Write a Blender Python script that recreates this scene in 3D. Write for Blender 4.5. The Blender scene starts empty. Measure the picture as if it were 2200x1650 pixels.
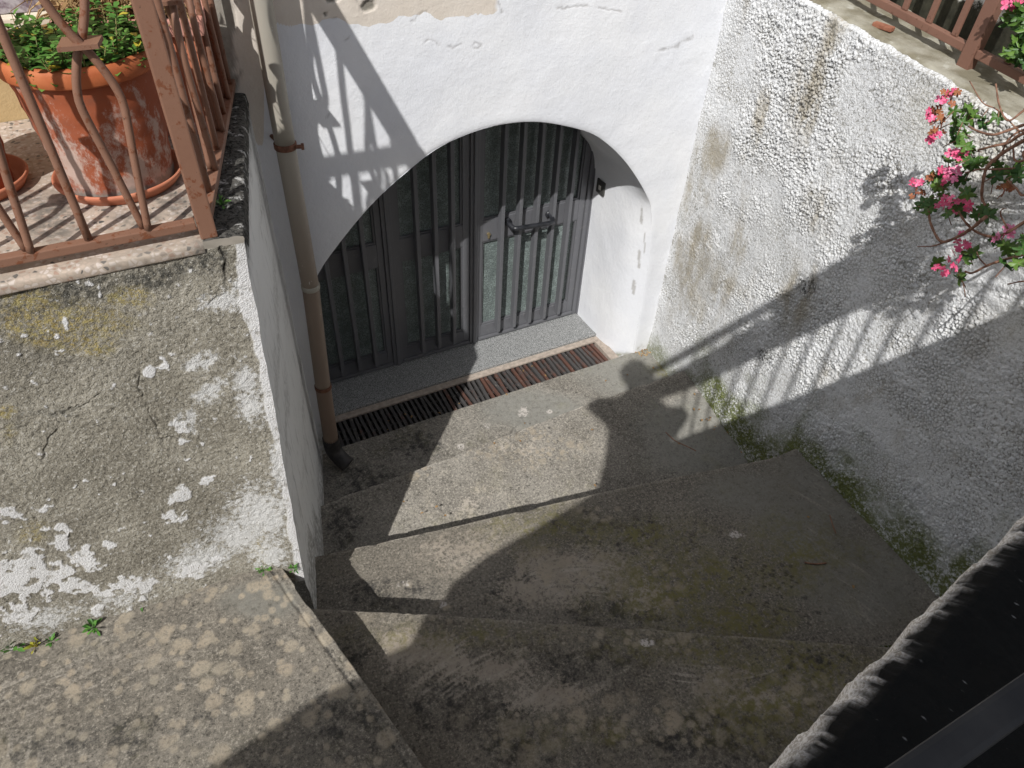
import bpy, bmesh, math, random
import numpy as np
from mathutils import Vector, Matrix
random.seed(7)
rng = np.random.default_rng(11)
SC = bpy.context.scene
COL = SC.collection

# ------------------------------------------------------------------ camera, sky, sun, exposure
S = 2.9                       # metres per working unit (camera sits at the unit origin)
ZF = 1.105                    # camera height over the lower landing, in units
R = np.array([[0.88845144, -0.28437447, 0.36025712],
              [-0.45684265, -0.6234221, 0.63453895],
              [0.04414558, -0.72833786, -0.68379465]])
FPX = 1525.0
cam = bpy.data.cameras.new('camera')
cam.sensor_width = 36.0
cam.lens = 36.0 * FPX / 2200.0
cam.clip_start = 0.01
cam.clip_end = 500
camo = bpy.data.objects.new('camera', cam)
COL.objects.link(camo)
rx, ry, rz = R[:, 0], -R[:, 1], -R[:, 2]
camo.matrix_world = Matrix(((rx[0], ry[0], rz[0], 0), (rx[1], ry[1], rz[1], 0), (rx[2], ry[2], rz[2], S * ZF), (0, 0, 0, 1)))
SC.camera = camo

world = bpy.data.worlds.new('World')
SC.world = world
world.use_nodes = True
wn = world.node_tree.nodes
sky = wn.new('ShaderNodeTexSky')
sky.sky_type = 'NISHITA'
sky.sun_disc = False
sky.sun_elevation = math.radians(45.9)
sky.sun_rotation = math.radians(225)
hs = wn.new('ShaderNodeHueSaturation')
hs.inputs['Saturation'].default_value = 0.45
world.node_tree.links.new(sky.outputs[0], hs.inputs['Color'])
world.node_tree.links.new(hs.outputs[0], wn['Background'].inputs[0])
wn['Background'].inputs[1].default_value = 0.118
SUN = np.array([1.0, 1.0, -1.46])
sun = bpy.data.lights.new('sun', 'SUN')
sun.energy = 4.3
sun.angle = math.radians(0.53)
sun.color = (1.0, 0.985, 0.96)
suno = bpy.data.objects.new('sun', sun)
COL.objects.link(suno)
suno.rotation_euler = Vector(SUN).to_track_quat('-Z', 'Y').to_euler()
suno.location = (-6, -6, 12)
SC.view_settings.view_transform = 'Standard'
SC.view_settings.look = 'None'
SC.view_settings.exposure = 0.07
SC.view_settings.gamma = 1.0

# ------------------------------------------------------------------ measuring helpers
def W(p):
    p = np.asarray(p, float)
    return np.stack([p[..., 0] * S, p[..., 1] * S, (p[..., 2] + ZF) * S], -1)
def ray(px, py):
    return R @ np.array([(px - 1100) / FPX, (py - 825) / FPX, 1.0])
def hit(p, n, k):
    r = ray(*p); n = np.asarray(n, float)
    return r * (k / (n @ r))
def fl(p, z): return hit(p, (0, 0, 1), z)
def fy(p, y): return hit(p, (0, 1, 0), y)
KW = 0.059
def rwall(p, off=0.0): return hit(p, (1, -KW, 0), 0.881 - off)
def topx(P):
    q = np.asarray(P) @ R
    return 1100 + FPX * q[..., 0] / q[..., 2], 825 + FPX * q[..., 1] / q[..., 2]
MM = 0.001 / S

# ------------------------------------------------------------------ numpy noise
def _h(ix, iy, seed):
    h = (ix.astype(np.int64) * 374761393 + iy.astype(np.int64) * 668265263 + seed * 974634521) & 0xffffffff
    h = ((h ^ (h >> 13)) * 1274126177) & 0xffffffff
    h = ((h ^ (h >> 16)) * 2246822519) & 0xffffffff
    return ((h ^ (h >> 15)) & 0xffffff) / float(0xffffff)
def vn(x, y, seed=0):
    ix = np.floor(x); iy = np.floor(y); fx = x - ix; fy_ = y - iy
    u = fx * fx * fx * (fx * (fx * 6 - 15) + 10); v = fy_ * fy_ * fy_ * (fy_ * (fy_ * 6 - 15) + 10)
    a = _h(ix, iy, seed); b = _h(ix + 1, iy, seed); c = _h(ix, iy + 1, seed); d = _h(ix + 1, iy + 1, seed)
    return (a + (b - a) * u) * (1 - v) + (c + (d - c) * u) * v
def fbm(x, y, o=4, seed=0, g=0.5):
    s = 0; a = 1; t = 0
    for i in range(o):
        s = s + a * vn(x * 2 ** i + 17.3 * i, y * 2 ** i - 9.1 * i, seed + i); t += a; a *= g
    return s / t
def worley(x, y, seed=0):
    ix = np.floor(x); iy = np.floor(y)
    f1 = np.full(x.shape, 9.0); f2 = np.full(x.shape, 9.0); idv = np.zeros(x.shape)
    for dx in (-1, 0, 1):
        for dy in (-1, 0, 1):
            cx = ix + dx; cy = iy + dy
            jx = cx + _h(cx, cy, seed); jy = cy + _h(cx, cy, seed + 57)
            d = np.hypot(x - jx, y - jy)
            n = d < f1
            f2 = np.where(n, f1, np.minimum(f2, d)); f1 = np.where(n, d, f1)
            idv = np.where(n, _h(cx, cy, seed + 91), idv)
    return f1, f2, idv
def sst(x, a, b):
    t = np.clip((x - a) / (b - a), 0, 1)
    return t * t * (3 - 2 * t)
def blobs(px, py, L):
    m = np.zeros(px.shape)
    for b in L:
        x, y, a, c = b[:4]; r = math.radians(b[4]) if len(b) > 4 else 0; w = b[5] if len(b) > 5 else 1.0
        dx = px - x; dy = py - y
        u = (dx * math.cos(r) + dy * math.sin(r)) / a; v = (-dx * math.sin(r) + dy * math.cos(r)) / c
        m = np.maximum(m, w * np.clip(1.6 - np.hypot(u, v), 0, 1.6))
    return m
def polyd(px, py, pts):
    d = np.full(px.shape, 1e9)
    for (x0, y0), (x1, y1) in zip(pts[:-1], pts[1:]):
        vx, vy = x1 - x0, y1 - y0
        t = np.clip(((px - x0) * vx + (py - y0) * vy) / (vx * vx + vy * vy + 1e-9), 0, 1)
        d = np.minimum(d, np.hypot(px - x0 - t * vx, py - y0 - t * vy))
    return d
def cat(pts, n):
    P = np.asarray(pts, float); P = np.vstack([2 * P[0] - P[1], P, 2 * P[-1] - P[-2]])
    out = []
    for i in range(1, len(P) - 2):
        for t in np.linspace(0, 1, n, endpoint=False):
            a, b, c, d = P[i - 1:i + 3]
            out.append(.5 * ((2 * b) + (c - a) * t + (2 * a - 5 * b + 4 * c - d) * t * t + (3 * b - a - 3 * c + d) * t ** 3))
    out.append(P[-2]); return np.array(out)
def resample(P, n):
    P = np.asarray(P, float); d = np.r_[0, np.cumsum(np.linalg.norm(np.diff(P, axis=0), axis=1))]
    t = np.linspace(0, d[-1], n)
    return np.stack([np.interp(t, d, P[:, k]) for k in range(P.shape[1])], -1)

# ------------------------------------------------------------------ object helpers
def tag(o, label=None, cat_=None, group=None, kind=None):
    if label: o['label'] = label
    if cat_: o['category'] = cat_
    if group: o['group'] = group
    if kind: o['kind'] = kind
    return o
def thing(name, label, cat_, at=(0, 0, 0), group=None):
    o = bpy.data.objects.new(name, None); COL.objects.link(o)
    o.empty_display_size = 0.1
    o.location = W(at)
    return tag(o, label, cat_, group)
def wpos(o):
    v = np.array(o.location)
    while o.parent is not None:
        o = o.parent; v = v + np.array(o.location)
    return v
def mesh_obj(name, V, F, mat, parent=None, smooth=True, attrs=None, origin=None):
    """V world metres"""
    V = np.asarray(V, float)
    base = np.asarray(origin if origin is not None else (wpos(parent) if parent is not None else V.mean(0) * [1, 1, 0] + [0, 0, V[:, 2].min()]))
    me = bpy.data.meshes.new(name)
    Vl = V - base
    if isinstance(F, np.ndarray):
        nv, nf = len(Vl), len(F); k = F.shape[1]
        me.vertices.add(nv); me.vertices.foreach_set('co', Vl.astype(np.float32).ravel())
        me.loops.add(nf * k); me.loops.foreach_set('vertex_index', F.astype(np.int32).ravel())
        me.polygons.add(nf); me.polygons.foreach_set('loop_start', (np.arange(nf) * k).astype(np.int32))
        me.polygons.foreach_set('loop_total', np.full(nf, k, np.int32))
        me.update(calc_edges=True); me.validate()
    else:
        me.from_pydata([tuple(v) for v in Vl], [], F)
    me.polygons.foreach_set('use_smooth', np.full(len(me.polygons), smooth, bool))
    for k, a in (attrs or {}).items():
        at_ = me.attributes.new(k, 'FLOAT', 'POINT')
        at_.data.foreach_set('value', np.asarray(a, np.float32).ravel())
    me.materials.append(mat)
    o = bpy.data.objects.new(name, me); COL.objects.link(o)
    if parent is not None:
        o.parent = parent
        o.location = base - wpos(parent)
    else:
        o.location = base
    return o
def grid_faces(nv, nu, flip=False):
    i = np.arange(nv * nu).reshape(nv, nu)
    q = np.stack([i[:-1, :-1], i[:-1, 1:], i[1:, 1:], i[1:, :-1]], -1).reshape(-1, 4)
    return q[:, ::-1].copy() if flip else q
def grid_obj(name, P, mat, parent=None, attrs=None, flip=False, keep=None):
    nv, nu = P.shape[:2]
    F = grid_faces(nv, nu, flip)
    if keep is not None:
        k = keep.ravel(); F = F[k[F].all(1)]
    return mesh_obj(name, W(P).reshape(-1, 3), F, mat, parent, True, attrs)
class MB:
    """collects shapes, working units"""
    def __init__(s): s.v = []; s.f = []; s.a = []
    def add(s, V, F, a=0.0):
        b = len(s.v); s.v += [tuple(x) for x in V]; s.f += [tuple(i + b for i in f) for f in F]; s.a += [a] * len(V); return s
    def box(s, lo, hi, bev=0.0, M=None, a=0.0):
        bm = bmesh.new(); bmesh.ops.create_cube(bm, size=1)
        lo = np.array(lo, float); hi = np.array(hi, float)
        for v in bm.verts: v.co = Vector((lo + hi) / 2 + np.array(v.co) * (hi - lo))
        if bev: bmesh.ops.bevel(bm, geom=bm.edges[:], offset=bev, segments=2, affect='EDGES', profile=.6)
        bm.verts.ensure_lookup_table(); bm.verts.index_update()
        V = [np.array(v.co) for v in bm.verts]
        if M is not None: V = [M(v) for v in V]
        s.add(V, [[v.index for v in f.verts] for f in bm.faces], a); bm.free(); return s
    def tube(s, P, r, n=8, cap=True, a=0.0):
        P = np.asarray(P, float); m = len(P)
        r = np.full(m, r, float) if np.isscalar(r) else np.asarray(r, float)
        T = np.gradient(P, axis=0); T /= np.linalg.norm(T, axis=1)[:, None] + 1e-12
        up = np.array([0, 0, 1.0]) if abs(T[0, 2]) < .9 else np.array([1.0, 0, 0])
        N = np.cross(up, T[0]); N /= np.linalg.norm(N)
        V = []
        for i in range(m):
            N = N - T[i] * (N @ T[i]); N /= np.linalg.norm(N) + 1e-12
            B = np.cross(T[i], N)
            for k in range(n):
                an = 2 * math.pi * k / n
                V.append(P[i] + r[i] * (math.cos(an) * N + math.sin(an) * B))
        F = [(i * n + k, i * n + (k + 1) % n, (i + 1) * n + (k + 1) % n, (i + 1) * n + k) for i in range(m - 1) for k in range(n)]
        if cap: F += [tuple(range(n))[::-1], tuple(range((m - 1) * n, m * n))]
        return s.add(V, F, a)
    def lathe(s, prof, c, n=48, a=0.0):
        V = []; m = len(prof)
        for r, z in prof:
            for k in range(n):
                an = 2 * math.pi * k / n; V.append((c[0] + r * math.cos(an), c[1] + r * math.sin(an), c[2] + z))
        F = [(i * n + k, i * n + (k + 1) % n, (i + 1) * n + (k + 1) % n, (i + 1) * n + k) for i in range(m - 1) for k in range(n)]
        return s.add(V, F, a)
    def build(s, name, mat, parent=None, smooth=False, attr=None):
        return mesh_obj(name, W(np.array(s.v)), s.f, mat, parent, smooth, {attr: s.a} if attr else None)
def autosmooth(o, ang=35):
    me = o.data
    me.polygons.foreach_set('use_smooth', np.ones(len(me.polygons), bool))
    try: me.set_sharp_from_angle(angle=math.radians(ang))
    except Exception: pass
    return o

# ------------------------------------------------------------------ materials
def lin(r, g, b, k=1.0):
    f = lambda c: ((c / 255 + .055) / 1.055) ** 2.4 if c > 10 else c / 255 / 12.92
    return (f(r) * k, f(g) * k, f(b) * k, 1)
class NB:
    def __init__(s, name):
        s.m = bpy.data.materials.new(name); s.m.use_nodes = True; s.t = s.m.node_tree
        s.b = s.t.nodes['Principled BSDF']; s.c = s.t.nodes.new('ShaderNodeTexCoord').outputs['Object']
    def _in(s, sock, v):
        if v is None: return
        if hasattr(v, 'is_linked') or hasattr(v, 'links'): s.t.links.new(v, sock)
        else: sock.default_value = v
    def noise(s, sc, det=4, ro=.55, dist=0.0, stretch=None):
        n = s.t.nodes.new('ShaderNodeTexNoise'); n.inputs['Scale'].default_value = sc; n.inputs['Detail'].default_value = det
        n.inputs['Roughness'].default_value = ro; n.inputs['Distortion'].default_value = dist
        v = s.c
        if stretch:
            mp = s.t.nodes.new('ShaderNodeMapping'); mp.inputs['Scale'].default_value = stretch; s.t.links.new(v, mp.inputs['Vector']); v = mp.outputs[0]
        s.t.links.new(v, n.inputs['Vector']); return n.outputs['Fac']
    def vor(s, sc, out='Distance', feat='F1', rnd=1.0, stretch=None):
        n = s.t.nodes.new('ShaderNodeTexVoronoi'); n.feature = feat; n.inputs['Scale'].default_value = sc; n.inputs['Randomness'].default_value = rnd
        v = s.c
        if stretch:
            mp = s.t.nodes.new('ShaderNodeMapping'); mp.inputs['Scale'].default_value = stretch; s.t.links.new(v, mp.inputs['Vector']); v = mp.outputs[0]
        s.t.links.new(v, n.inputs['Vector']); return n.outputs[out]
    def sep(s, col, k):
        n = s.t.nodes.new('ShaderNodeSeparateColor'); s.t.links.new(col, n.inputs[0]); return n.outputs[k]
    def attr(s, name):
        n = s.t.nodes.new('ShaderNodeAttribute'); n.attribute_name = name; return n.outputs['Fac']
    def rnd(s):
        return s.t.nodes.new('ShaderNodeObjectInfo').outputs['Random']
    def ramp(s, f, a, b, lo=0.0, hi=1.0):
        n = s.t.nodes.new('ShaderNodeMapRange'); n.interpolation_type = 'SMOOTHSTEP'
        s._in(n.inputs[0], f); n.inputs[1].default_value = a; n.inputs[2].default_value = b; n.inputs[3].default_value = lo; n.inputs[4].default_value = hi
        return n.outputs[0]
    def math(s, op, a, b=None):
        n = s.t.nodes.new('ShaderNodeMath'); n.operation = op; s._in(n.inputs[0], a); s._in(n.inputs[1], b); return n.outputs[0]
    def mul(s, a, b): return s.math('MULTIPLY', a, b)
    def add(s, a, b): return s.math('ADD', a, b)
    def mix(s, f, a, b, mode='MIX'):
        n = s.t.nodes.new('ShaderNodeMix'); n.data_type = 'RGBA'; n.blend_type = mode
        s._in(n.inputs[0], f); s._in(n.inputs[6], a); s._in(n.inputs[7], b); return n.outputs[2]
    def bump(s, h, st=.5, d=.002, nrm=None):
        n = s.t.nodes.new('ShaderNodeBump'); n.inputs['Strength'].default_value = st; n.inputs['Distance'].default_value = d
        s._in(n.inputs['Height'], h); s._in(n.inputs['Normal'], nrm); return n.outputs[0]
    def out(s, col, rough=.8, nrm=None, metal=0.0, spec=.3, **kw):
        s._in(s.b.inputs['Base Color'], col); s._in(s.b.inputs['Roughness'], rough); s._in(s.b.inputs['Normal'], nrm)
        s.b.inputs['Metallic'].default_value = metal; s.b.inputs['Specular IOR Level'].default_value = spec
        for k, v in kw.items(): s._in(s.b.inputs[k.replace('_', ' ')], v)
        return s.m

def m_facade():
    n = NB('white_limewash')
    c = n.mix(n.ramp(n.noise(2.5, 4), .35, .7), (.70, .71, .74, 1), (.77, .775, .79, 1))
    c = n.mix(n.ramp(n.noise(90, 3), .62, .75, 0, .12), c, (.55, .55, .55, 1))
    cream = n.mix(n.noise(9, 5), (.60, .53, .45, 1), (.70, .64, .57, 1))
    c = n.mix(n.ramp(n.add(n.attr('cream'), n.mul(n.noise(14, 5), .3)), .55, .7), c, cream)
    c = n.mix(n.attr('grey'), c, n.mix(n.noise(60, 4), (.13, .12, .10, 1), (.34, .31, .26, 1)))
    c = n.mix(n.attr('ochre'), c, n.mix(n.noise(5, 4), (.42, .30, .15, 1), (.52, .39, .21, 1)))
    c = n.mix(n.mul(n.attr('crack'), .75), c, (.20, .18, .16, 1))
    c = n.mix(n.mul(n.attr('dirt'), n.ramp(n.noise(22, 5), .3, .65)), c, (.33, .32, .25, 1))
    h = n.add(n.mul(n.noise(45, 5, .6), 1.2), n.mul(n.noise(140, 3), .5))
    return n.out(c, .85, n.bump(h, .45, .004), spec=.2)
def m_roughcast():
    n = NB('roughcast_plaster')
    c = n.mix(n.noise(20, 4), (.70, .71, .72, 1), (.82, .82, .815, 1))
    c = n.mix(n.mul(n.ramp(n.noise(75, 5, .78), .50, .37, 0, .9), n.ramp(n.noise(1.7, 3), .35, .62, .35, 1)), c, (.22, .21, .185, 1))
    pit = n.attr('pit')
    c = n.mix(n.mul(pit, n.ramp(n.noise(3.0, 4), .3, .7, .45, .95)), c, (.27, .255, .215, 1))  # shade and grime of the pits and cracks, both put into the colour
    c = n.mix(n.mul(n.mul(n.attr('brown'), .85), n.ramp(n.add(n.mul(n.noise(9, 4, .6, stretch=(1, 1, .3)), .7), n.mul(n.noise(48, 6, .8), .45)), .44, .66)), c, n.mix(n.noise(18, 3), (.30, .265, .20, 1), (.42, .37, .28, 1)))
    c = n.mix(n.mul(n.attr('black'), n.ramp(n.noise(70, 4, .7), .40, .62)), c, (.07, .068, .06, 1))
    c = n.mix(n.mul(n.attr('moss'), n.ramp(n.add(n.mul(n.noise(52, 7, .82), .75), n.mul(n.noise(9, 3), .25)), .40, .54)), c, n.mix(n.noise(60, 3), (.10, .12, .038, 1), (.22, .24, .095, 1)))
    c = n.mix(n.mul(n.attr('yellow'), .5), c, (.62, .57, .42, 1))
    h = n.add(n.noise(150, 3), n.mul(n.noise(330, 2), .6))
    return n.out(c, .9, n.bump(n.add(h, n.mul(n.noise(75, 5, .75), 1.6)), .75, .006), spec=.15)
def m_lichen():
    n = NB('lichen_render')
    c = n.mix(n.ramp(n.noise(6, 5), .35, .68), (.238, .216, .172, 1), (.348, .320, .262, 1))
    g = n.noise(105, 4, .82)
    c = n.mix(n.ramp(g, .53, .66, 0, .75), c, (.58, .56, .51, 1))
    c = n.mix(n.ramp(g, .47, .34, 0, .85), c, (.060, .057, .050, 1))
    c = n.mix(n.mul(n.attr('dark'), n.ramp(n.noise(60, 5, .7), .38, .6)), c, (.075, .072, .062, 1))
    c = n.mix(n.mul(n.attr('yellow'), n.ramp(n.noise(75, 6, .8), .42, .60)), c, n.mix(n.noise(30, 3), (.31, .21, .06, 1), (.38, .35, .17, 1)))
    wf = n.ramp(n.add(n.attr('dust'), n.mul(n.add(n.noise(48, 7, .84), -.5), 2.6)), .52, .85)
    c = n.mix(n.mul(wf, .85), c, (.64, .635, .62, 1))
    c = n.mix(n.attr('flake'), c, n.mix(n.ramp(n.noise(120, 4), .6, .7), (.70, .69, .68, 1), (.42, .38, .32, 1)))
    c = n.mix(n.attr('crack'), c, (.02, .018, .015, 1))
    sp = n.ramp(n.noise(190, 2, .5), .66, .72)
    c = n.mix(n.mul(sp, .7), c, (.66, .64, .58, 1))
    h = n.add(n.mul(g, 1.4), n.mul(n.noise(210, 3), 1.0))
    return n.out(c, .95, n.bump(h, .9, .005), spec=.12)
def m_tread():
    n = NB('worn_cement')
    c = n.mix(n.ramp(n.noise(3.5, 6, .6), .32, .68), (.175, .160, .136, 1), (.265, .245, .212, 1))
    mid = n.noise(34, 7, .80)
    c = n.mix(n.ramp(mid, .53, .66, 0, .6), c, (.38, .345, .29, 1))
    c = n.mix(n.ramp(mid, .48, .35, 0, .7), c, (.075, .069, .060, 1))
    g = n.noise(95, 4, .8)
    c = n.mix(n.ramp(g, .53, .64, 0, .75), c, (.48, .44, .375, 1))
    c = n.mix(n.ramp(g, .47, .35, 0, .8), c, (.052, .048, .042, 1))
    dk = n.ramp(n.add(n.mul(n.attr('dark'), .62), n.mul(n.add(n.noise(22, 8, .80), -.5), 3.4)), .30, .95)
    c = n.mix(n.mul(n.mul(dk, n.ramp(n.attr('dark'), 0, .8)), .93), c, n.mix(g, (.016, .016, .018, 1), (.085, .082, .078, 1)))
    pl = n.ramp(n.add(n.attr('pale'), n.mul(n.add(n.noise(52, 7, .84), -.5), 4.6)), .52, .92)
    c = n.mix(n.mul(n.mul(pl, n.ramp(n.attr('pale'), 0, .3)), .9), c, n.mix(mid, (.28, .25, .21, 1), (.54, .48, .41, 1)))
    c = n.mix(n.mul(n.attr('clean'), n.ramp(mid, .35, .6, .45, .85)), c, n.mix(mid, (.19, .186, .165, 1), (.31, .305, .275, 1)))
    c = n.mix(n.mul(n.attr('brush'), n.ramp(g, .38, .56, .2, .9)), c, (.50, .46, .40, 1))
    c = n.mix(n.mul(n.attr('green'), n.ramp(n.noise(30, 7, .78), .40, .60)), c, n.mix(mid, (.13, .120, .045, 1), (.27, .25, .115, 1)))
    c = n.mix(n.mul(n.attr('tone'), n.ramp(n.noise(7, 5, .65), .25, .7, .55, 1)), c, n.mix(1.0, c, (.50, .46, .40, 1), 'MULTIPLY'))
    c = n.mix(n.mul(n.attr('spot'), n.ramp(n.noise(80, 5, .72), .32, .56, .2, .95)), c, n.mix(n.noise(8, 2), (.40, .32, .23, 1), (.29, .27, .215, 1)))
    c = n.mix(n.mul(n.attr('black'), n.ramp(g, .3, .55, .9, .45)), c, (.026, .026, .024, 1))
    c = n.mix(n.mul(n.attr('white'), n.ramp(n.noise(90, 4), .38, .55)), c, (.50, .46, .42, 1))
    h = n.add(n.mul(g, .8), n.mul(mid, 1.6))
    return n.out(c, n.ramp(g, .3, .7, .75, .95), n.bump(h, .6, .004), spec=.2)
def m_granite():
    n = NB('speckled_granite')
    g = n.noise(230, 4, .8)
    c = n.mix(n.ramp(g, .40, .60), (.055, .060, .062, 1), (.44, .44, .43, 1))
    c = n.mix(n.ramp(n.noise(420, 2), .60, .70, 0, .7), c, (.03, .03, .03, 1))
    return n.out(c, .6, n.bump(g, .15, .001), spec=.35)
def m_terrazzo():
    n = NB('terrazzo')
    v = n.vor(70, 'Color'); e = n.vor(70, 'Distance', 'DISTANCE_TO_EDGE')
    r = n.sep(v, 0); g = n.sep(v, 1)
    chip = n.mix(n.ramp(r, .10, .35), (.075, .072, .07, 1), (.50, .40, .32, 1))
    chip = n.mix(n.ramp(g, .45, .47), chip, (.60, .52, .46, 1))
    chip = n.mix(n.ramp(g, .78, .80), chip, (.36, .24, .18, 1))
    c = n.mix(n.ramp(e, .06, .20), (.44, .36, .29, 1), chip)
    c = n.mix(n.ramp(n.noise(9, 5), .35, .7, 0, .5), c, (.30, .26, .215, 1))
    c = n.mix(n.mul(n.attr('dirt'), n.ramp(n.noise(35, 6, .7), .32, .58)), c, (.12, .11, .095, 1))
    return n.out(c, .75, n.bump(n.noise(90, 3), .25, .002), spec=.3)
def m_rail():
    n = NB('flaking_brown_paint')
    c = n.mix(n.noise(6, 3), (.185, .093, .060, 1), (.235, .125, .082, 1))
    c = n.mix(n.ramp(n.noise(38, 5, .68), .57, .62), c, n.mix(n.noise(160, 3), (.11, .035, .018, 1), (.22, .085, .04, 1)))
    c = n.mix(n.ramp(n.noise(60, 5, .68), .66, .69), c, (.030, .018, .014, 1))
    h = n.add(n.noise(38, 5, .65), n.mul(n.noise(200, 2), .3))
    return n.out(c, .55, n.bump(h, .4, .002), spec=.35)
def m_rail2():
    n = NB('brown_rail_paint')
    c = n.mix(n.noise(8, 4), (.16, .082, .058, 1), (.22, .115, .08, 1))
    c = n.mix(n.ramp(n.noise(45, 4), .62, .7, 0, .7), c, (.09, .04, .025, 1))
    return n.out(c, .6, n.bump(n.noise(60, 4), .25, .002), spec=.3)
def m_terra(name='terracotta', old=True):
    n = NB(name)
    c = n.mix(n.noise(7, 4), (.27, .066, .028, 1), (.345, .098, .042, 1))
    c = n.mix(n.ramp(n.noise(11, 6, .7), .46, .70, 0, .65 if old else .2), c, (.22, .095, .065, 1))
    if old:
        bl = n.ramp(n.add(n.attr('salt'), n.mul(n.add(n.noise(13, 8, .78, stretch=(1, 1, .6)), -.5), 2.8)), .46, .80)
        c = n.mix(n.mul(bl, .72), c, (.52, .43, .37, 1))
        c = n.mix(n.ramp(n.add(n.attr('green'), n.mul(n.add(n.noise(22, 5, .7), -.5), 1.2)), .5, .8, 0, .85), c, n.mix(n.noise(60, 3), (.12, .12, .10, 1), (.30, .29, .26, 1)))
    return n.out(c, .75, n.bump(n.noise(50, 5), .2, .002), spec=.3)
def m_simple(name, a, b=None, sc=20, rough=.7, bs=.15, metal=0.0, spec=.3, **kw):
    n = NB(name); b = b or tuple(x * 1.25 for x in a[:3]) + (1,)
    f = n.noise(sc, 4)
    return n.out(n.mix(n.ramp(f, .3, .7), a, b), rough, n.bump(n.noise(sc * 3, 3), bs, .002), metal, spec, **kw)
def m_pipe():
    n = NB('painted_pipe')
    c = n.mix(n.attr('low'), n.mix(n.noise(5, 3), (.34, .32, .27, 1), (.40, .375, .32, 1)), n.mix(n.noise(6, 3), (.245, .185, .14, 1), (.20, .135, .10, 1)))
    c = n.mix(n.ramp(n.noise(30, 4, .7, stretch=(1, 1, .3)), .68, .70), c, (.62, .60, .56, 1))
    return n.out(c, .5, n.bump(n.noise(40, 3), .1, .001), spec=.35)
def m_metal():
    n = NB('anodised_bronze')
    c = n.mix(n.noise(5, 5, stretch=(1, 1, .2)), (.125, .126, .136, 1), (.185, .187, .20, 1))
    c = n.mix(n.ramp(n.noise(30, 5), .60, .75, 0, .5), c, (.24, .235, .235, 1))
    return n.out(c, .42, n.bump(n.noise(120, 2), .05, .001), .25, .45)
def m_glass():
    n = NB('hammered_wired_glass')
    e = n.vor(95, 'Distance', 'DISTANCE_TO_EDGE', .55)
    line = n.ramp(e, .16, .04)
    c = n.mix(n.noise(9, 4), (.055, .070, .067, 1), (.145, .170, .165, 1))
    c = n.mix(n.mul(line, n.ramp(n.noise(14, 4), .3, .7, .25, .8)), c, (.30, .36, .34, 1))
    return n.out(c, .3, n.bump(n.vor(95), .5, .003), 0.0, .5)
def m_grate():
    n = NB('rusty_grate_iron')
    a = n.attr('v')
    c = n.mix(n.ramp(n.add(a, n.mul(n.add(n.noise(22, 6, .7), -.5), 1.8)), .45, .95), (.075, .070, .068, 1), (.125, .062, .046, 1))
    c = n.mix(n.ramp(n.noise(40, 5, .7), .60, .72), c, (.27, .24, .21, 1))
    return n.out(c, .6, n.bump(n.noise(80, 4), .4, .002), .2, .35)
def m_leaf(name, a, b, rough=.45):
    n = NB(name)
    c = n.mix(n.attr('v'), a, b)
    c = n.mix(n.ramp(n.noise(60, 3), .4, .7, 0, .35), c, tuple(x * .6 for x in a[:3]) + (1,))
    return n.out(c, rough, None, 0, .35, Subsurface_Weight=0.0)
def m_moss_black():
    n = NB('black_crusted_parapet')
    w = n.attr('rim')
    sp = n.noise(420, 4, .7)
    c = n.mix(n.ramp(sp, .66, .76), (.016, .016, .015, 1), (.085, .08, .072, 1))
    c = n.mix(w, c, n.mix(n.ramp(n.noise(900, 3), .40, .58), (.50, .47, .42, 1), (.84, .83, .81, 1)))
    return n.out(c, .95, n.bump(sp, .35, .002), spec=.1)

FACADE = m_facade(); ROUGH = m_roughcast(); LICHEN = m_lichen(); TREAD = m_tread(); GRANITE = m_granite()
TERRAZZO = m_terrazzo(); RAIL = m_rail(); RAIL2 = m_rail2(); TERRA = m_terra(); TERRA_RIM = m_simple('orange_rim_clay', (.38, .10, .034, 1), (.47, .15, .058, 1), 14, .65, .15); SAUCER = m_simple('saucer_clay', (.46, .155, .085, 1), (.54, .21, .12, 1), 9, .6, .05)
PIPE = m_pipe(); METAL = m_metal(); GLASS = m_glass(); GRATE = m_grate(); PARA = m_moss_black()
BLACKP = m_simple('black_plastic', (.012, .013, .016, 1), (.03, .031, .036, 1), 30, .35, .05, 0, .5)
DARKPIPE = m_simple('dark_pvc', (.028, .026, .026, 1), (.06, .055, .052, 1), 25, .5, .2)
BRASS = m_simple('brass', (.45, .36, .20, 1), None, 30, .35, .05, .8)
RUST = m_simple('rusted_iron', (.10, .045, .028, 1), (.20, .09, .055, 1), 60, .7, .5)
WHITEP = m_simple('white_plastic', (.62, .60, .55, 1), None, 30, .4, .02)
GREYP = m_simple('grey_plate', (.055, .054, .050, 1), None, 40, .4, .03)
VOID = m_simple('dark_drain_void', (.012, .011, .010, 1), (.03, .026, .022, 1), 30, .9, .4)  # near black: the shade of the void under the slats put into the colour
KERB = m_simple('pink_kerb_stone', (.30, .255, .215, 1), (.44, .37, .31, 1), 40, .8, .4)
SOIL = m_simple('potting_soil', (.030, .021, .014, 1), (.07, .05, .033, 1), 80, .95, .8)
EARTH = m_simple('hard_ground', (.16, .14, .11, 1), (.24, .21, .17, 1), 3, .95, .3)
HERB = m_leaf('herb_leaf', (.045, .14, .022, 1), (.12, .26, .05, 1))
HERBY = m_leaf('yellowing_leaf', (.40, .30, .03, 1), (.30, .34, .05, 1))
GERLEAF = m_leaf('geranium_leaf', (.030, .085, .016, 1), (.12, .21, .035, 1))
STRAW = m_leaf('dry_straw', (.22, .125, .05, 1), (.45, .31, .15, 1), .8)
BARK = m_simple('woody_stem', (.14, .070, .045, 1), (.30, .165, .11, 1), 60, .8, .4)
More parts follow.
